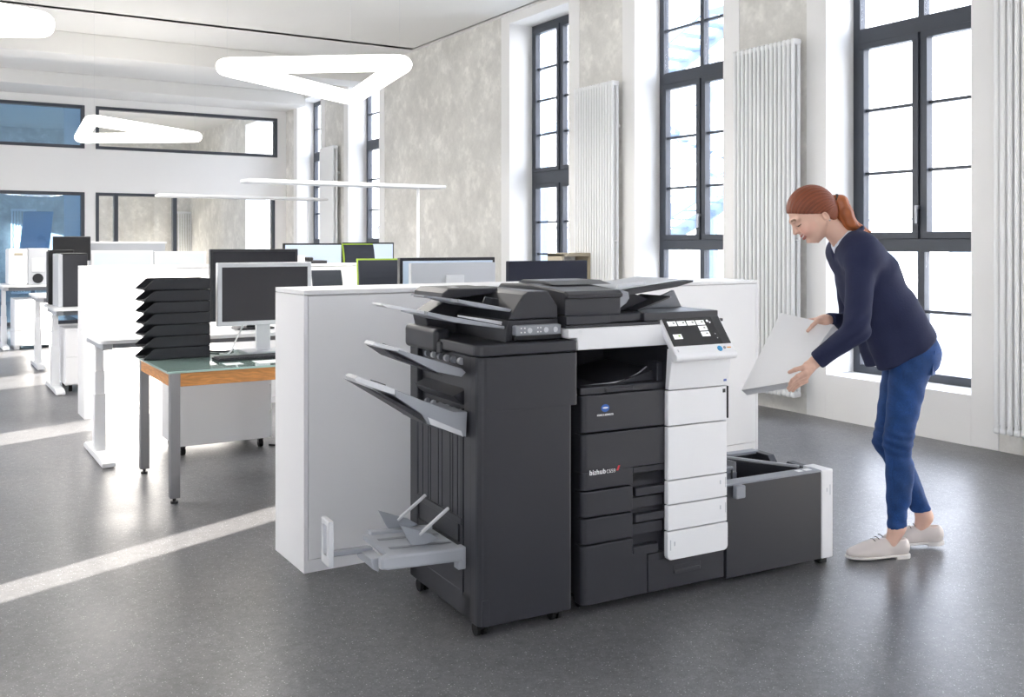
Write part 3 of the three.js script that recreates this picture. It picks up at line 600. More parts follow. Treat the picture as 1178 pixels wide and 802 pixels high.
// ---------------------------------------------------------------- monitors
function monitor(label, x, z, yd, w, h, yb, turn, cm, sm, o = {}) {   // origin on the desk, screen to +z before turning
  const t = local('computer_monitor', label, 'monitor', [x, yd, z], turn), b = o.bezel ?? .02, y0 = yb - yd, d = o.depth ?? .045;
  add('case', [bb(-w / 2, w / 2, y0, y0 + h, -d, 0, .006, 2)], cm, t);
  add('screen', bb(-w / 2 + b, w / 2 - b, y0 + b, y0 + h - b, -.004, .0015), sm, t);
  add('neck', bb(-.045, .045, .012, y0 + h * .5, -d - .03, -d - .002, .004), o.neck ?? cm, t);
  add('stand_base', extXZ(rounded(-.13, .13, -.16, .05, [.03, .03, .03, .03]), 0, .014, .003), o.neck ?? cm, t);
  if (o.back) add('back_plate', bb(-.07, .07, y0 + h * .3, y0 + h * .8, -d - .012, -d + .001, .006), M.trayWhite, t);
  return t;
}
const glow = (hex, e) => std(hex, .3, { emissive: hex, emissiveIntensity: e });
const screenBlue = glow(0xcfdcf0, .18), screenPale = glow(0xc9d8ea, .12);
monitor('silver monitor with dark screen on the glass desk', 1.885, -5.99, .715, .60, .39, .89, 0, M.silver, M.screen, { bezel: .028 });
monitor('black monitor behind the silver one', 2.04, -6.72, .80, .62, .5, .86, 0, M.darker, M.screen, { bezel: .02 });
monitor('grey backed monitor turned away, beside the green edged chair', 3.09, -5.78, .72, .64, .40, .87, Math.PI, M.lightGrey, M.screen, { back: true });
monitor('dark framed monitor with bright screen behind the grey backed one', 3.23, -6.08, .72, .76, .46, .84, 0, M.darker, screenPale, { bezel: .022 });
monitor('navy backed wide monitor behind the document feeder', 3.9, -5.85, .72, .68, .42, .855, Math.PI, M.navy, M.screen);
monitor('dark framed monitor with bright white screen, left of the far pair', 4.0, -10.9, .78, .72, .52, .88, 0, M.darker, screenBlue, { bezel: .018 });
monitor('dark framed monitor with bright white screen, right of the far pair', 4.70, -10.9, .78, .66, .53, .88, 0, M.darker, screenBlue, { bezel: .018 });
monitor('white framed pale monitor above the left part of the long cabinet', 1.72, -9.9, .80, .56, .33, 1.0, 0, M.white, screenPale, { bezel: .02 });
monitor('white framed pale monitor above the cabinet, left of the black screen', 2.26, -9.9, .80, .50, .33, .99, 0, M.white, screenPale, { bezel: .02 });
monitor('small black monitor far behind the computer case', 1.56, -12.15, .82, .40, .28, 1.2, 0, M.darker, M.black, { bezel: .012 });
// far desk under the distant monitor
whiteDesk('white desk under the small far black monitor', 1.15, 2.9, -12.6, -11.8, .82);
{
  const t = thing('desk_screen', 'long pale grey desk divider behind the white framed monitors', 'divider', [2.25, .82, -12.3]);
  add('panel', bb(1.76, 2.62, .82, 1.40, -12.315, -12.285, .004), M.lightGrey, t);
  add('rail', bb(1.74, 2.64, 1.395, 1.42, -12.325, -12.275, .005), M.white, t);
}
{ // dark computer case standing on the desk
  const t = thing('computer_case', 'dark upright computer case with pale front strip on a white desk', 'computer', [1.3, .80, -10.2]);
  add('case', bb(1.205, 1.42, .80, 1.295, -10.42, -10.0, .006), M.dark, t);
  add('front_strip', bb(1.165, 1.205, .80, 1.30, -10.42, -10.0, .006), M.lightGrey, t);
  add('top_cover', bb(1.19, 1.42, 1.295, 1.306, -10.42, -10.0, .003), M.black, t);
  const q = thing('computer_case', 'black computer case behind the pale fronted one', 'computer', [1.3, .80, -10.52]);
  add('case', bb(1.14, 1.36, .80, 1.335, -10.60, -10.44, .006), M.black, q);
  add('front_panel', bb(1.128, 1.141, .81, 1.32, -10.60, -10.44, .004), M.darker, q);
}
{ // boxy device on the far desk
  const t = thing('desktop_printer', 'boxy pale desktop printer on the far white desk', 'printer', [1.3, .85, -14.6]);
  add('housing', bb(1.07, 1.30, .85, 1.33, -14.8, -14.3, .03, 3), M.white, t);
  add('side_unit', bb(1.30, 1.56, .85, 1.335, -14.8, -14.3, .02, 2), M.lightGrey, t);
  add('dial', cyl(.065, .065, .03, 1.42, .935, -14.295, 'z', 28), M.darker, t);
  add('panel', bb(1.345, 1.50, 1.02, 1.20, -14.302, -14.292, .003), M.trayWhite, t);
  add('slot', bb(1.14, 1.24, 1.24, 1.27, -14.302, -14.294, .003), M.beige, t);
}
{ // tilted display board in the blue room
  const t = thing('display_board', 'tilted pale blue display board behind the blue glazing', 'board', [1.9, 0, -19.6], R(0));
  const e = [[1.60, 1.25, -19.5], [2.10, 1.25, -19.5], [2.22, 1.95, -19.75], [1.74, 1.95, -19.75]];
  add('board', bar([1.87, 1.22, -19.5], [1.98, 1.98, -19.78], .5, .03), std(0xdfe9f4, .5), t);
  add('stand_post', bar([1.85, 0, -19.62], [1.88, 1.3, -19.55], .05, .05), M.midGrey, t);
  add('stand_base', bb(1.6, 2.1, 0, .03, -19.85, -19.4, .005), M.midGrey, t);
}
// ---------------------------------------------------------------- keyboard, papers and cables on the glass desk
{
  const t = thing('keyboard', 'thin dark keyboard in front of the silver monitor', 'keyboard', [1.72, .7155, -5.72]);
  add('base', bb(1.50, 1.95, .7155, .728, -5.80, -5.645, .004), M.darker, t);
  for (let r = 0; r < 5; r++) for (let c = 0; c < 15; c++) add('key', bb(1.51 + c * .0287, 1.535 + c * .0287, .728, .734, -5.79 + r * .0285, -5.765 + r * .0285), M.dark, t);
}
tag(add('note_paper', bb(1.50, 1.60, .7152, .7162, -5.57, -5.48), M.paper), 'small white paper lying on the glass desk by the keyboard', 'paper');
tag(add('paper_sheet', bb(1.68, 1.87, .7152, .7164, -5.60, -5.46), M.paper), 'white paper sheet on the glass desk beside the smaller note', 'paper');
tag(add('power_cable', tube([[1.80, 1.0, -6.06], [1.78, .90, -6.10], [1.74, .80, -6.12], [1.66, .725, -6.0], [1.60, .722, -6.0]], .006, 30, 6), M.cable), 'pale cable looping behind the silver monitor stand', 'cable');
tag(add('power_cable', tube([[1.58, .7225, -6.22], [1.64, .7225, -6.12], [1.70, .7225, -6.14], [1.74, .7225, -6.20]], .006, 30, 6), M.cableDark), 'dark cable behind the black letter trays', 'cable');
tag(add('power_cable', tube([[2.05, .92, -6.12], [2.03, .82, -6.10], [2.05, .74, -6.08], [2.1, .724, -6.0]], .006, 30, 6), M.cableDark), 'dark cable right of the silver monitor stand', 'cable');
tag(add('power_cable', tube([[2.10, .006, -6.6], [2.22, .006, -6.5], [2.35, .006, -6.55], [2.6, .006, -6.45]], .006, 30, 6), M.cableDark), 'dark cable lying on the floor beside the rolling pedestal', 'cable');
// ---------------------------------------------------------------- things along the top of the long cabinet
{
  const t = thing('ring_binder', 'white flat box file lying on the far cabinet top', 'file', [2.75, 1.215, -8.5]);
  add('box', bb(2.5, 3.0, 1.215, 1.29, -8.64, -8.4, .004), M.white, t); add('spine_label', bb(2.7, 2.8, 1.23, 1.275, -8.4, -8.3985), M.lightGrey, t);
  const q = thing('desk_phone', 'small dark desk phone on the long cabinet behind the black monitor', 'phone', [2.9, 1.215, -8.5]);
  q.position.set(3.12, 1.215, -8.5); q.off = [3.12, 1.215, -8.5];
  add('base', bb(3.03, 3.22, 1.215, 1.245, -8.6, -8.42, .006), M.darker, q); add('handset', bb(3.04, 3.09, 1.245, 1.275, -8.6, -8.42, .012, 2), M.black, q);
}
// ---------------------------------------------------------------- office chairs
function chair(name, label, x, z, turn, top, w, edge) {
  const t = local(name, label, 'chair', [x, 0, z], turn);
  const bh = .46, y0 = top - bh, n = 10, pts = [], out = [];
  for (let k = 0; k <= n; k++) { const a = k / n; pts.push([-.26 - .06 * Math.sin(a * 2.6) + .05 * a, y0 + bh * a]); }
  const prof = [...pts, ...pts.slice().reverse().map(([z, y]) => [z - .03, y])];
  add('backrest', extZY(prof, -w / 2, w / 2, .006), M.fabricDark, t);
  if (edge) add('backrest_edge', [extZY([...pts, ...pts.slice().reverse().map(([z, y]) => [z + .035, y])].map(([z, y]) => [z + .003, y + .012]), -w / 2 - .008, w / 2 + .008, .006)], M.fabricGreen, t);
  add('back_strut', bar([0, .46, -.2], [0, y0 + .1, -.31], .06, .03, .006), M.black, t);
  add('seat', bb(-.24, .24, .44, .52, -.24, .24, .035, 3), edge ? M.fabricGreen : M.fabricDark, t);
  add('gas_column', [cyl(.028, .028, .3, 0, .29, 0), cyl(.045, .05, .08, 0, .13, 0)], M.chrome, t);
  for (let k = 0; k < 5; k++) {
    const a = k * Math.PI * .4, c = Math.cos(a), s = Math.sin(a);
    const l = add('base_arm', bar([0, .11, 0], [c * .3, .075, s * .3], .045, .03, .008), M.black, t);
    add('wheel', cyl(.028, .028, .04, c * .3, .028, s * .3, 'x', 16), M.pitch, l);
  }
  for (const s of [-1, 1]) add('armrest', [bb(s * .27 - .03, s * .27 + .03, .68, .705, -.14, .12, .01), bb(s * .27 - .012, s * .27 + .012, .47, .68, -.04, .02)], M.black, t);
}
chair('office_chair', 'office chair with green edged dark backrest above the white cabinet', 3.30, -7.45, Math.PI - .25, 1.265, .42, true);
chair('office_chair', 'far office chair whose dark back shows between the bright monitors', 4.12, -10.1, Math.PI, 1.385, .34, true);
chair('office_chair', 'low dark chair back left of the green edged chair', 2.95, -8.0, Math.PI, 1.175, .26, false);
// ---------------------------------------------------------------- beige open cabinet by the wall
{
  const t = thing('side_shelf', 'beige framed shelf standing against the wall behind the navy monitor', 'shelf', [5.9, 0, -8.75]);
  add('back_board', bb(5.72, 6.08, 0, 1.29, -8.52, -8.50), M.whiteMatt, t);
  add('side_board', bb(5.70, 5.725, 0, 1.29, -8.52, -8.25, .002), M.beige, t); add('side_board', bb(6.05, 6.075, 0, 1.29, -8.52, -8.25, .002), M.beige, t);
  add('top_board', bb(5.70, 6.075, 1.265, 1.30, -8.52, -8.25, .002), M.beige, t);
  for (const y of [.1, .5, .9]) add('shelf_board', bb(5.725, 6.05, y, y + .02, -8.52, -8.26), M.beige, t);
}
// ---------------------------------------------------------------- standing lamps with long bar heads
function barLamp(label, x0, x1, z, y, px) {
  const t = thing('bar_floor_lamp', label, 'floor lamp', [px, 0, z]);
  const hd = add('lamp_head', bb(x0, x1, y, y + .035, z - .14, z + .14, .012, 2), M.white, t);
  add('diffuser', bb(x0 + .03, x1 - .03, y - .002, y + .001, z - .11, z + .11), M.trayWhite, hd);
  add('pole', bb(px - .009, px + .009, .02, y, z - .02, z + .02, .004), M.white, t);
  add('foot_plate', bb(px - .2, px + .2, 0, .02, z - .2, z + .2, .004), M.white, t);
}
barLamp('white standing lamp with long bar head, nearer of two', 2.72, 4.85, -9.32, 1.985, 4.58);
barLamp('white standing lamp with long bar head, farther of two', 2.62, 4.84, -12.75, 1.985, 4.6);
// ---------------------------------------------------------------- glowing triangular pendant lamps
function triangleLamp(label, P, y, rad) {
  const c = P.reduce((a, p) => [a[0] + p[0] / 3, a[1] + p[1] / 3], [0, 0]);
  const t = local('triangle_pendant_lamp', label, 'pendant lamp', [c[0], y, c[1]], 0, 'triangular pendant lamps');
  const v = P.map(p => [p[0] - c[0], p[1] - c[1]]), pts = [], rr = .13;
  for (let i = 0; i < 3; i++) {
    const a = v[i], b = v[(i + 2) % 3], d = v[(i + 1) % 3];
    const un = (p, q) => { const l = Math.hypot(q[0] - p[0], q[1] - p[1]); return [(q[0] - p[0]) / l, (q[1] - p[1]) / l]; };
    const ub = un(a, b), ud = un(a, d), A = [a[0] + ub[0] * rr, a[1] + ub[1] * rr], D = [a[0] + ud[0] * rr, a[1] + ud[1] * rr];
    for (let k = 0; k <= 8; k++) { const s = k / 8, q = [(1 - s) ** 2 * A[0] + 2 * s * (1 - s) * a[0] + s * s * D[0], (1 - s) ** 2 * A[1] + 2 * s * (1 - s) * a[1] + s * s * D[1]]; pts.push(new THREE.Vector3(q[0], 0, q[1])); }
    for (let k = 1; k < 10; k++) { const s = k / 10, E = [v[(i + 1) % 3][0] - ud[0] * rr, v[(i + 1) % 3][1] - ud[1] * rr]; pts.push(new THREE.Vector3(D[0] + (E[0] - D[0]) * s, 0, D[1] + (E[1] - D[1]) * s)); }
  }
  const curve = new THREE.CatmullRomCurve3(pts, true, 'catmullrom', .5);
  const g = new THREE.TubeGeometry(curve, 160, rad, 16, true).scale(1, .85, 1);
  add('lamp_ring', g, M.lampGlow, t);
  for (let i = 0; i < 3; i++) {
    const a = v[i], b = v[(i + 1) % 3], L = Math.hypot(b[0] - a[0], b[1] - a[1]) - .25;
    const l = new THREE.RectAreaLight(0xfffaf4, 24, L, rad * 1.6);
    l.name = 'lamp_light'; l.position.set((a[0] + b[0]) / 2, -rad * .85 - .012, (a[1] + b[1]) / 2);
    l.rotation.order = 'YXZ'; l.rotation.x = -Math.PI / 2; l.rotation.y = -Math.atan2(b[1] - a[1], b[0] - a[0]); t.add(l);
    const w = add('suspension_wire', cyl(.0007, .0007, H - y - rad * .5, a[0] * .93, (H - y + rad * .5) / 2, a[1] * .93, 'y', 6), M.lightGrey, t);
  }
}
M.lampGlow = std(0xffffff, .5, { emissive: 0xfffaf2, emissiveIntensity: 2.6 });
triangleLamp('large glowing triangular pendant lamp above the glass desk', [[2.06, -7.74], [3.25, -6.83], [3.61, -8.78]], 2.8, .078);
triangleLamp('small distant glowing triangular pendant lamp before the back wall', [[1.90, -14.02], [1.73, -11.88], [3.23, -13.07]], 2.8, .078);
triangleLamp('glowing triangular pendant lamp cut off by the upper left picture edge', [[.754, -6.86], [-.5, -6.35], [-.62, -7.6]], 2.8, .095);
// ---------------------------------------------------------------- outdoors: steel stair, low building
{
  const steel = std(0x7f93ad, .6), t = thing('steel_staircase', 'pale steel outdoor staircase seen through the middle window', 'staircase', [16, -.55, -17]);
  const posts = [[14.6, -14.6], [14.6, -18.6], [17.6, -14.6], [17.6, -18.6], [14.6, -22.0], [17.6, -22.0]];
  for (const [x, z] of posts) add('post', bb(x - .09, x + .09, -.55, 9.5, z - .09, z + .09), steel, t);
  const fl = [[0.6, 2.6, 15.2, -20.6, -15.6], [2.6, 4.6, 16.9, -15.6, -20.6], [4.6, 6.6, 15.2, -20.6, -15.6], [6.6, 8.6, 16.9, -15.6, -20.6]];
  for (const [ya, yb, x, za, zb] of fl) {
    for (const dx of [-.6, .6]) { add('stringer', bar([x + dx, ya, za], [x + dx, yb, zb], .08, .3), steel, t); add('handrail', bar([x + dx, ya + 1, za], [x + dx, yb + 1, zb], .05, .05), steel, t); }
    for (let k = 0; k < 11; k++) { const s = (k + .5) / 11; add('tread', bb(x - .6, x + .6, ya + (yb - ya) * s - .02, ya + (yb - ya) * s + .02, za + (zb - za) * s - .14, za + (zb - za) * s + .14), steel, t); }
  }
  for (const [y, z0, z1] of [[2.6, -15.6, -14.4], [4.6, -22.0, -20.6], [6.6, -15.6, -14.4]]) { add('landing', bb(14.5, 17.7, y - .2, y, z0, z1), steel, t); add('guard_rail', [bb(14.5, 17.7, y + .95, y + 1.0, z1 - .05, z1), bb(14.5, 17.7, y + .5, y + .53, z1 - .05, z1)], steel, t); }
}
{
  const wall = std(0xd9dde2, .8), dk = std(0x8fa3b8, .3), t = thing('low_building', 'low pale building with a row of windows across the yard', 'building', [36, -.55, -24]);
  add('wall', bb(34, 42, -.55, 2.4, -50, -8), wall, t);
  add('roof', bb(33.6, 42.4, 2.4, 2.7, -50.4, -7.6), wall, t);
  for (let k = 0; k < 14; k++) add('window', bb(33.93, 34.02, .5, 1.7, -49 + k * 2.9, -47.2 + k * 2.9), dk, t);
}
// ---------------------------------------------------------------- woman leaning forward with a ream of paper
function surface(sdf, lo, hi, h, color) {     // naive surface nets over a signed distance field
  const n = [0, 1, 2].map(i => Math.ceil((hi[i] - lo[i]) / h) + 1), [nx, ny, nz] = n, F = new Float32Array(nx * ny * nz), at = (i, j, k) => (k * ny + j) * nx + i;
  for (let k = 0; k < nz; k++) for (let j = 0; j < ny; j++) for (let i = 0; i < nx; i++) F[at(i, j, k)] = sdf(lo[0] + i * h, lo[1] + j * h, lo[2] + k * h);
  const id = new Int32Array(nx * ny * nz).fill(-1), P = [], idx = [];
  for (let k = 0; k < nz - 1; k++) for (let j = 0; j < ny - 1; j++) for (let i = 0; i < nx - 1; i++) {
    let cx = 0, cy = 0, cz = 0, c = 0; const v = (a, b, d) => F[at(i + a, j + b, k + d)];
    const edge = (a, b) => { const p = v(...a), q = v(...b); if ((p < 0) !== (q < 0)) { const t = p / (p - q); cx += a[0] + t * (b[0] - a[0]); cy += a[1] + t * (b[1] - a[1]); cz += a[2] + t * (b[2] - a[2]); c++; } };
    let neg = 0; for (let q = 0; q < 8; q++) if (v(q & 1, q >> 1 & 1, q >> 2) < 0) neg++;
    if (neg === 0 || neg === 8) continue;
    for (let a = 0; a < 2; a++) for (let b = 0; b < 2; b++) { edge([0, a, b], [1, a, b]); edge([a, 0, b], [a, 1, b]); edge([a, b, 0], [a, b, 1]); }
    id[at(i, j, k)] = P.length / 3; P.push(lo[0] + (i + cx / c) * h, lo[1] + (j + cy / c) * h, lo[2] + (k + cz / c) * h);
  }
  const quad = (a, b, c, d, f) => { if (a < 0 || b < 0 || c < 0 || d < 0) return; f ? idx.push(a, b, c, a, c, d) : idx.push(a, c, b, a, d, c); };
  for (let k = 1; k < nz - 1; k++) for (let j = 1; j < ny - 1; j++) for (let i = 1; i < nx - 1; i++) {
    const s = F[at(i, j, k)] < 0;
    if (s !== F[at(i + 1, j, k)] < 0) quad(id[at(i, j - 1, k - 1)], id[at(i, j, k - 1)], id[at(i, j, k)], id[at(i, j - 1, k)], s);
    if (s !== F[at(i, j + 1, k)] < 0) quad(id[at(i - 1, j, k - 1)], id[at(i - 1, j, k)], id[at(i, j, k)], id[at(i, j, k - 1)], s);
    if (s !== F[at(i, j, k + 1)] < 0) quad(id[at(i - 1, j - 1, k)], id[at(i, j - 1, k)], id[at(i, j, k)], id[at(i - 1, j, k)], s);
  }
  const g = new THREE.BufferGeometry(), N = new Float32Array(P.length), C = color && new Float32Array(P.length), e = h * .5;
  for (let i = 0; i < P.length; i += 3) {
    const [x, y, z] = [P[i], P[i + 1], P[i + 2]];
    let a = sdf(x + e, y, z) - sdf(x - e, y, z), b = sdf(x, y + e, z) - sdf(x, y - e, z), c = sdf(x, y, z + e) - sdf(x, y, z - e); const l = Math.hypot(a, b, c) || 1;
    N[i] = a / l; N[i + 1] = b / l; N[i + 2] = c / l;
    if (C) C.set(color(x, y, z), i);
  }
  g.setAttribute('position', new THREE.BufferAttribute(new Float32Array(P), 3)); g.setAttribute('normal', new THREE.BufferAttribute(N, 3));
  if (C) g.setAttribute('color', new THREE.BufferAttribute(C, 3));
  g.setIndex(idx); return g;
}
const smin = (a, b, k) => { const q = Math.max(k - Math.abs(a - b), 0) / k; return Math.min(a, b) - q * q * k * .25; };
const smax = (a, b, k) => -smin(-a, -b, k);
function capd(x, y, z, a, b, ra, rb) {
  const dx = b[0] - a[0], dy = b[1] - a[1], dz = b[2] - a[2], l = dx * dx + dy * dy + dz * dz || 1e-9;
  let t = ((x - a[0]) * dx + (y - a[1]) * dy + (z - a[2]) * dz) / l; t = t < 0 ? 0 : t > 1 ? 1 : t;
  return Math.hypot(x - a[0] - t * dx, y - a[1] - t * dy, z - a[2] - t * dz) - (ra + (rb - ra) * t);
}
const elld = (x, y, z, a, b, c) => { const k0 = Math.hypot(x / a, y / b, z / c), k1 = Math.hypot(x / a / a, y / b / b, z / c / c); return k1 < 1e-9 ? -Math.min(a, b, c) : k0 * (k0 - 1) / k1; };
const chain = (list, k) => (x, y, z) => { let d = 1e9; for (const [a, b, ra, rb] of list) { const q = capd(x, y, z, a, b, ra, rb); d = d > 1e8 ? q : smin(d, q, k); } return d; };
{
  const J = {
    hipL: [.036, .882, .085], hipR: [.075, .872, -.085], kneeL: [-.022, .523, .085], ankleL: [-.022, .135, .075], kneeR: [-.006, .49, -.08], ankleR: [.165, .142, -.075],
    U: [-.19, 1.365], C: [-.122, 1.264], B: [-.024, 1.088], H: [.034, .964], P: [.078, .925],
    neckB: [-.222, 1.392, 0], neckT: [-.302, 1.488, 0], shL: [-.205, 1.326, .15], elL: [-.264, 1.028, .245], wrL: [-.425, .884, .19], shR: [-.165, 1.327, -.15], elR: [-.12, 1.01, -.22], wrR: [-.287, 1.045, -.08],
  };
  const at2 = (p, z) => [p[0], p[1], z];
  const w = local('person', 'woman in navy blazer and blue jeans leaning forward with a ream of paper', 'person', [3.790, 0, -2.831], R(-31.7));
  // --- body (skin)
  const torso = (s, q) => [[at2(J.U, .09 * s), at2(J.C, .065 * s), .05 + q, .085 + q], [at2(J.C, .065 * s), at2(J.B, .05 * s), .085 + q, .08 + q], [at2(J.B, .05 * s), at2(J.P, .06 * s), .08 + q, .09 + q]];
  const armsL = [[J.shL, J.elL, .043, .036], [J.elL, J.wrL, .035, .024]], armsR = [[J.shR, J.elR, .043, .036], [J.elR, J.wrR, .035, .024]];
  const legs = [[J.hipL, J.kneeL, .075, .05], [J.kneeL, J.ankleL, .046, .033], [J.hipR, J.kneeR, .075, .05], [J.kneeR, J.ankleR, .046, .033], [J.ankleL, [-.05, .06, .078], .032, .028], [J.ankleR, [.14, .07, -.08], .032, .028]];
  const bodyF = chain([...torso(1, 0), ...torso(-1, 0), [at2(J.U, -.13), at2(J.U, .13), .05, .05], [J.neckB, J.neckT, .05, .046], ...armsL, ...armsR, ...legs], .03);
  const skin = [.78, .50, .385];
  const HC = [-.386, 1.53, 0], HF = [-.777, -.629], HU = [-.629, .777];
  const hl = (x, y, z) => { const a = x - HC[0], b = y - HC[1]; return [a * HF[0] + b * HF[1], a * HU[0] + b * HU[1], z - HC[2]]; };
  const headF = (x, y, z) => {
    const [f, u, s] = hl(x, y, z), S = Math.abs(s);
    let d = elld(f + .012, u - .022, s, .094, .088, .073);
    d = smin(d, elld(f - .026, u + .035, s, .060, .085, .058), .03);
    d = smin(d, capd(f, u, S, [.068, -.100, .006], [-.006, -.054, .049], .0165, .018), .03);
    d = smin(d, capd(f, u, s, [.064, -.100, 0], [.071, -.103, 0], .019, .0185), .02);
    d = smin(d, Math.hypot(f - .060, u + .036, S - .036) - .025, .025);
    d = smin(d, capd(f, u, S, [.085, .027, .010], [.070, .026, .046], .009, .009), .014);
    d = smax(d, -(Math.hypot(f - .099, u - .004, S - .031) - .017), .012);
    d = smin(d, Math.hypot(f - .0735, u - .005, S - .031) - .0135, .005);
    d = smin(d, capd(f, u, s, [.086, .014, 0], [.1055, -.022, 0], .0062, .0095), .012);
    d = smin(d, Math.hypot(f - .0925, u + .028, S - .0105) - .0078, .008);
    d = smin(d, capd(f, u, S, [.0925, -.052, 0], [.077, -.045, .029], .0058, .0035), .006);
    d = smin(d, capd(f, u, S, [.0905, -.0665, 0], [.077, -.052, .029], .0066, .0035), .006);
    d = smin(d, smax(elld(f + .032, u + .036, S - .071, .014, .024, .009), -elld(f + .029, u + .034, S - .080, .0085, .016, .008), .003), .006);
    return smin(d, capd(x, y, z, J.neckB, J.neckT, .050, .043), .018);
  };
  const headC = (x, y, z) => {
    const [f, u, s] = hl(x, y, z), S = Math.abs(s);
    if (f > .068 && S < .031 && u - S * .4 > -.0735 && u - S * .25 < -.0465 && Math.abs(u + .0595 - S * .38) > .0022) return [.60, .22, .18];
    if (f > .070 && S < .022 && Math.abs(u + .0595 - S * .38) <= .0022) return [.85, .82, .78];
    if (f > .06 && S > .012 && S < .05 && Math.abs(u - (.033 - Math.max(0, S - .035) * .35)) < .0042) return [.20, .09, .045];
    if (f > .07 && S > .017 && S < .047 && Math.abs(u - (-.003 + Math.abs(S - .031) * .2)) < .003) return [.06, .03, .025];
    const k = Math.exp(-((u + .035) ** 2 + (S - .042) ** 2) / .0005) * (f > .02 ? 1 : 0);
    return [skin[0] + .03 * k, skin[1] - .08 * k, skin[2] - .06 * k];
  };
  const fingersL = [], fingersR = [];
  for (let i = 0; i < 4; i++) {
    const L = [.95, 1.08, 1, .8][i], b = [-.474 + .005 * i, .846 - .015 * i, .222 - .013 * i], m = [b[0] - .034 * L, b[1] - .018 * L, b[2] - .004], t = [m[0] - .022 * L, m[1] - .021 * L, m[2] - .008], e = [t[0] - .008 * L, t[1] - .018 * L, t[2] - .012];
    fingersL.push([b, m, .0098, .0088], [m, t, .0088, .0078], [t, e, .0078, .0068]);
    const bR = [-.322 - .004 * i, 1.046 - .012 * i, -.118 - .004 * i], mR = [bR[0] - .034 * L, bR[1] - .008, bR[2] - .02], tR = [mR[0] - .028 * L, mR[1] - .014, mR[2] - .016];
    fingersR.push([bR, mR, .0095, .0085], [mR, tR, .0085, .007]);
  }
  const thumbL = [[[-.445, .868, .213], [-.482, .866, .222], .0125, .0105], [[-.482, .866, .222], [-.516, .855, .214], .0105, .0095], [[-.516, .855, .214], [-.538, .843, .205], .0092, .0078]];
  const thumbR = [[[-.305, 1.048, -.07], [-.335, 1.046, -.05], .0125, .0105], [[-.335, 1.046, -.05], [-.362, 1.022, -.045], .0105, .0092], [[-.362, 1.022, -.045], [-.380, .998, -.055], .009, .0075]];
  const palmL = [[J.wrL, [-.462, .857, .205], .0235, .024], [[-.448, .862, .195], [-.470, .815, .185], .022, .018], [[-.455, .865, .2], [-.474, .846, .22], .02, .012]];
  const palmR = [[J.wrR, [-.312, 1.040, -.10], .0225, .021], [[-.300, 1.045, -.095], [-.33, 1.015, -.125], .02, .016], [J.wrR, [-.315, 1.048, -.075], .02, .015]];
  const fk = (parts, k) => (x, y, z) => { let d = chain(parts[0], .014)(x, y, z); for (let i = 1; i < parts.length; i++) d = smin(d, chain(parts[i], .004)(x, y, z), k); return d; };
  const split = (a, n) => { const o = []; for (let i = 0; i < a.length; i += n) o.push(a.slice(i, i + n)); return o; };
  const handL = fk([[...palmL, [J.elL, J.wrL, .035, .024]], ...split(fingersL, 3), thumbL], .006), handR = fk([[...palmR, [J.elR, J.wrR, .035, .024]], ...split(fingersR, 2), thumbR], .006);
  const flat = () => skin;
  const body = surface(bodyF, [-.55, .03, -.34], [.30, 1.52, .34], .012, flat);
  const head = surface(headF, [-.54, 1.40, -.11], [-.20, 1.68, .11], .003, headC);
  const hL = surface(handL, [-.59, .72, .11], [-.40, .93, .26], .003, flat), hR = surface(handR, [-.45, .94, -.22], [-.26, 1.10, -.02], .003, flat);
  add('body', [body, head, hL, hR], std(0xffffff, .5, { vertexColors: true }), w);
  // --- blazer
  const tor = (s) => [[at2(J.U, .085 * s), at2(J.C, .062 * s), .064, .098], [at2(J.C, .062 * s), at2(J.B, .05 * s), .098, .098], [at2(J.B, .05 * s), at2(J.H, .062 * s), .098, .102], [at2(J.H, .062 * s), [.058, .91, .07 * s], .102, .108], [[-.15, 1.18, .055 * s], [-.05, .86, .075 * s], .07, .062]];
  const sleeves = [[J.shL, J.elL, .064, .054], [J.elL, [-.408, .899, .196], .054, .040]], sleevesR = [[J.shR, J.elR, .064, .054], [J.elR, [-.262, 1.040, -.096], .052, .039]];
  const torF = chain([...tor(1), ...tor(-1), [at2(J.U, -.12), at2(J.U, .12), .062, .062], [J.shL, at2(J.U, .05), .062, .066], [J.shR, at2(J.U, -.05), .062, .066]], .075);
  const slF = chain(sleeves, .02), srF = chain(sleevesR, .02), hn = [.548, -.836], hA = [.17, 1.002];
  const wob = (x, y, z) => .0015 * Math.sin(38 * x + 21 * y + 9 * z) + .001 * Math.sin(61 * y - 33 * x + 40 * z);
  const cuff = (d, x, y, z, e, a) => { const v = [a[0] - e[0], a[1] - e[1], a[2] - e[2]], l = Math.hypot(...v); return smax(d, ((x - a[0]) * v[0] + (y - a[1]) * v[1] + (z - a[2]) * v[2]) / l, .006); };
  const elbow = (x, y, z, e) => { const q = Math.hypot(x - e[0], y - e[1], z - e[2]); return Math.exp(-q * q / .008) * .005 * Math.sin(90 * (y - x * .8) + 20 * z); };
  const blazerF = (x, y, z) => {
    let t = smax(torF(x, y, z), (x - hA[0]) * hn[0] + (y - hA[1]) * hn[1], .012);
    t = smax(t, -capd(x, y, z, [-.236, 1.405, 0], [-.36, 1.56, 0], .050, .068), .01);          // neck opening
    t = smax(t, -capd(x, y, z, [-.285, 1.40, 0], [-.285, 1.30, 0], .022, .004), .01);            // open front
    const l = cuff(slF(x, y, z) + elbow(x, y, z, J.elL), x, y, z, J.elL, [-.417, .891, .193]), r = cuff(srF(x, y, z), x, y, z, J.elR, [-.272, 1.041, -.09]);
    return smin(smin(t, l, .022), r, .022) + wob(x, y, z);
  };
  const fab = tiled(phys(0x1e2545, .85, { sheen: .35, sheenColor: new THREE.Color(0x39426b), sheenRoughness: .6, bumpMap: texPlasterBump, bumpScale: .0006 }));
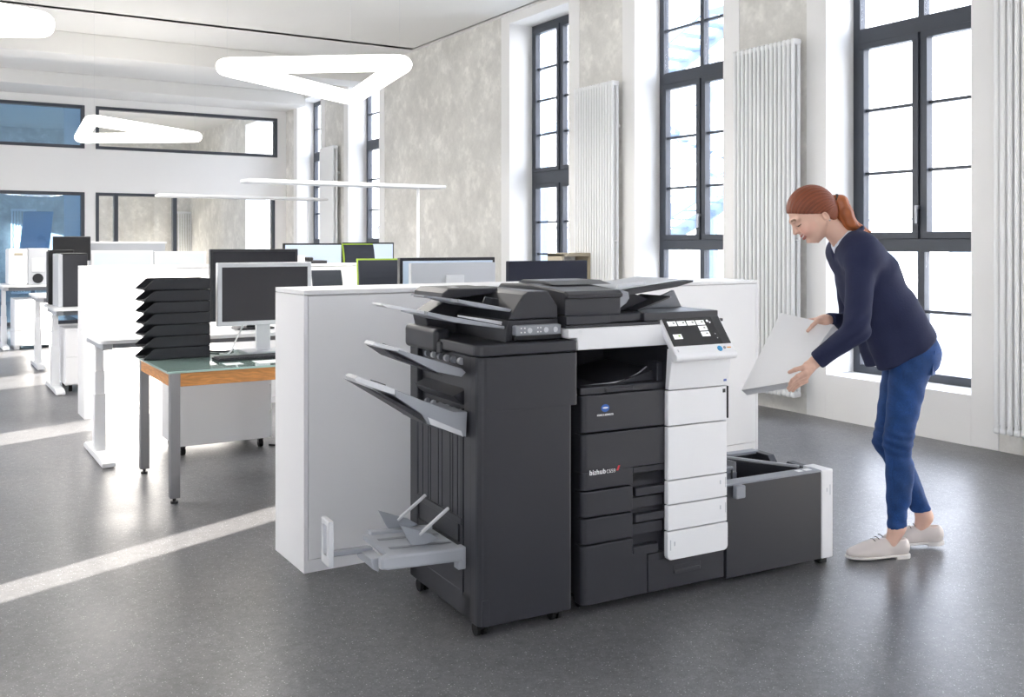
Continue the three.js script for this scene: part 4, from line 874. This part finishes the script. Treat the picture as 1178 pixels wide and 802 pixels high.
  const blazer = add('blazer', surface(blazerF, [-.48, .77, -.34], [.28, 1.50, .36], .0075), fab, w);
  add('blazer_collar', [tube([[-.150, 1.475, 0], [-.172, 1.462, .05], [-.222, 1.432, .066], [-.258, 1.385, .055], [-.266, 1.34, .04]], .011, 40, 8), tube([[-.150, 1.475, 0], [-.172, 1.462, -.05], [-.222, 1.432, -.066], [-.258, 1.385, -.055], [-.266, 1.34, -.04]], .011, 40, 8)], fab, blazer);
  // --- shirt
  add('shirt', [surface((x, y, z) => smax(chain([[[-.225, 1.40, -.015], [-.225, 1.40, .015], .054, .054], [[-.19, 1.33, -.02], [-.19, 1.33, .02], .062, .062], [[-.225, 1.40, 0], [-.195, 1.33, 0], .055, .07]], .03)(x, y, z), -capd(x, y, z, [-.25, 1.42, 0], [-.34, 1.54, 0], .046, .056), .008), [-.34, 1.15, -.14], [-.08, 1.50, .14], .006)], std(0xe9eef6, .8), w);
  // --- jeans
  const denim = tiled(std(0xc4c6d0, .8, { map: texDenim }));
  const jp = chain([[[.06, .955, .05], [.065, .90, .06], .092, .098], [[.06, .955, -.05], [.065, .90, -.06], .092, .098], [[.088, .905, .055], [.088, .90, .055], .08, .08], [[.088, .905, -.055], [.088, .90, -.055], .08, .08]], .04);
  const leg = (h, k, a, c) => chain([[h, k, .088, .060], [k, a, .056, .040], [c, [(c[0] + a[0]) / 2, (c[1] + a[1]) / 2, c[2]], .050, .043]], .03);
  const lL = leg(J.hipL, J.kneeL, J.ankleL, [.0, .40, .085]), lR = leg(J.hipR, J.kneeR, J.ankleR, [.055, .37, -.08]);
  const jeansF = (x, y, z) => {
    let d = smin(lL(x, y, z), jp(x, y, z), .03); d = smin(d, smin(lR(x, y, z), jp(x, y, z), .03), .012);
    d += .0026 * Math.sin(150 * y + 30 * x + 25 * z) * Math.exp(-((y - .52) ** 2) / .004) + .002 * Math.sin(110 * y + 20 * z) * Math.exp(-((y - .17) ** 2) / .003) + .0015 * Math.sin(60 * y + 70 * x);
    return smax(smax(d, .138 + x * .2 - y, .005), y - 1.02, .01);
  };
  const jeans = add('jeans', surface(jeansF, [-.16, .10, -.22], [.26, 1.06, .24], .0075), denim, w);
  add('back_pocket', [bb(-.045, .045, -.055, .055, -.002, .002, .002).rotateY(R(58)).rotateZ(R(-8)).translate(.128, .872, .118)], denim, jeans);
  // --- hair
  const strand = (f, u, s) => .0009 * Math.sin(60 * Math.atan2(s, u + .06) + 6 * f) + .0006 * Math.sin(130 * Math.atan2(s, u + .06));
  const hairF = (x, y, z) => {
    const [f, u, s] = hl(x, y, z);
    let d = elld(f + .020, u - .030, s, .106, .096, .083); d = smin(d, elld(f + .058, u + .008, s, .072, .088, .070), .025);
    const line = f > .035 ? .028 + (f - .035) * .98 : f > -.03 ? -.022 + (f + .03) * .77 : -.022 + (f + .03) * 2.3;
    d = smax(d, (line - u) * .8, .008);
    return d + strand(f, u, s);
  };
  const tail = [[-.288, 1.600, 0], [-.250, 1.586, .004], [-.232, 1.535, .008], [-.215, 1.492, .012], [-.165, 1.460, .014], [-.115, 1.452, .014]], tr = [.020, .030, .034, .030, .020, .004];
  const tl = []; for (let i = 0; i < 5; i++) tl.push([tail[i], tail[i + 1], tr[i], tr[i + 1]]);
  const tailF = chain(tl, .02), hairC = (x, y, z) => { const [f, u, s] = hl(x, y, z), a = Math.atan2(s, u + .06), k = .85 + .12 * Math.sin(67 * a + 6 * f) + .1 * Math.sin(151 * a + 9 * f + 1) + .08 * Math.sin(311 * a); return [.25 * k, .060 * k, .022 * k]; };
  const hm = phys(0xffffff, .42, { vertexColors: true, sheen: .3, sheenColor: new THREE.Color(0xd9793c) });
  const hair = add('hair', surface(hairF, [-.53, 1.38, -.11], [-.23, 1.69, .11], .0038, hairC), hm, w);
  add('ponytail', surface((x, y, z) => tailF(x, y, z) + .001 * Math.sin(330 * z + 14 * x) + .0007 * Math.sin(700 * z + 20 * y), [-.34, 1.40, -.06], [-.08, 1.65, .07], .0038, (x, y, z) => { const k = .9 + .14 * Math.sin(330 * z + 8 * x) + .1 * Math.sin(700 * z + 40 * y); return [.40 * k, .115 * k, .034 * k]; }), hm, hair);
  add('hair_tie', [new THREE.TorusGeometry(.024, .006, 8, 20).rotateY(R(90)).rotateZ(R(-25)).translate(-.275, 1.597, 0)], M.black, hair);
  add('earring', [new THREE.SphereGeometry(.004, 10, 8).translate(-.322, 1.503, .0765)], M.chrome, w);
  // --- shoes
  const shoe = (toe, heel, lift) => {
    const dx = heel[0] - toe[0], dz = heel[2] - toe[2], L = Math.hypot(dx, dz), c = dx / L, s = dz / L;       // local t: 0 at toe, L at heel
    const fr = (x, z) => [(x - toe[0]) * c + (z - toe[2]) * s, -(x - toe[0]) * s + (z - toe[2]) * c];
    const up = (t) => lift * Math.max(0, t / L - .15);
    const width = (t) => .030 + .016 * Math.exp(-(((t - .085) / .065) ** 2)) - .012 * Math.exp(-((t / .03) ** 2));
    const F = (x, y, z) => {
      const [t, q] = fr(x, z), yy = y - up(t);
      let d = elld(t - .085, yy - .028, q, .087, .036, .044);
      d = smin(d, elld(t - .15, yy - .042, q, .085, .047, .036), .03); d = smin(d, elld(t - L + .045, yy - .046, q, .048, .052, .034), .03);
      d = smax(d, -elld(t - L + .052, yy - .112, q, .042, .042, .026), .008);
      return smax(d, .018 - yy, .003);
    };
    const b0 = Math.min(toe[0], heel[0]) - .03, b1 = Math.max(toe[0], heel[0]) + .03, z0 = Math.min(toe[2], heel[2]) - .07, z1 = Math.max(toe[2], heel[2]) + .07;
    const o = add('shoe', surface(F, [b0, -.01, z0], [b1, .14 + lift, z1], .005), std(0xd9d0cb, .42), w);
    const S = (x, y, z) => { const [t, q] = fr(x, z), yy = y - up(t), u = Math.min(Math.max(t, .035), L - .03); const r = Math.hypot(t - u, q) - width(u) - .004; return smax(smax(r, yy - .019, .003), t > L - .075 ? -.001 - yy : .008 - yy, .003); };
    add('sole', surface(S, [b0, -.012, z0], [b1, .03 + lift, z1], .004), std(0xe9e4df, .6), o);
    for (let k = 0; k < 4; k++) { const t = .105 + k * .018, y = .074 + k * .009 + up(t); const X = (q) => [toe[0] + t * c - q * s, y - Math.abs(q) * .25 + .004, toe[2] + t * s + q * c]; add('lace', tube([X(-.02), X(-.007), X(.007), X(.02)], .0022, 10, 6), std(0x5a5452, .7), o); }
  };
  shoe([-.255, 0, .105], [.035, 0, .062], 0); shoe([-.02, 0, -.105], [.245, 0, -.062], .022);
}
{ // ream of paper, sagging between her hands
  const th = R(-31.7), base = [3.790, 0, -2.831];
  const P = { BL: [-.685, .727, -.05], TL: [-.4645, 1.0705, -.2], TR: [-.262, 1.027, -.05], BR: [-.508, .795, .15] };
  const t = local('paper_ream', 'white ream of large paper held in both hands', 'paper', base, th), n = 14, T = .042;
  const mixv = (a, b, s) => a.map((v, i) => v + (b[i] - v) * s), at = (s, q) => mixv(mixv(P.BL, P.BR, s), mixv(P.TL, P.TR, s), q);
  const nr = V([P.BR[0] - P.BL[0], P.BR[1] - P.BL[1], P.BR[2] - P.BL[2]]).cross(V([P.TL[0] - P.BL[0], P.TL[1] - P.BL[1], P.TL[2] - P.BL[2]])).normalize();
  const block = (s0, s1, off0, off1) => {
    const pos = [], idx = [], row = n + 1;
    for (const o of [off0, off1]) for (let j = 0; j <= n; j++) for (let i = 0; i <= n; i++) { const p = at(s0 + (s1 - s0) * i / n, j / n); pos.push(p[0] - nr.x * o, p[1] - nr.y * o, p[2] - nr.z * o); }
    const B = row * row, q = (a, b, c, d) => idx.push(a, b, c, a, c, d);
    for (let j = 0; j < n; j++) for (let i = 0; i < n; i++) { const a = j * row + i; q(a, a + 1, a + row + 1, a + row); q(B + a, B + a + row, B + a + row + 1, B + a + 1); }
    for (let i = 0; i < n; i++) { q(i, B + i, B + i + 1, i + 1); const a = n * row + i; q(a, a + 1, B + a + 1, B + a); const l = i * row; q(l, l + row, B + l + row, B + l); const r = l + n; q(r, B + r, B + r + row, r + row); }
    const g = new THREE.BufferGeometry(); g.setAttribute('position', new THREE.BufferAttribute(new Float32Array(pos), 3)); g.setIndex(idx);
    const h = g.toNonIndexed(); h.computeVertexNormals(); return h;
  };
  add('top_sheets', block(0, 1, 0, T * .45), M.paper, t);
  add('lower_sheets', block(.003, .997, T * .46, T), M.paper, t);
}
renderer.render(scene, camera);
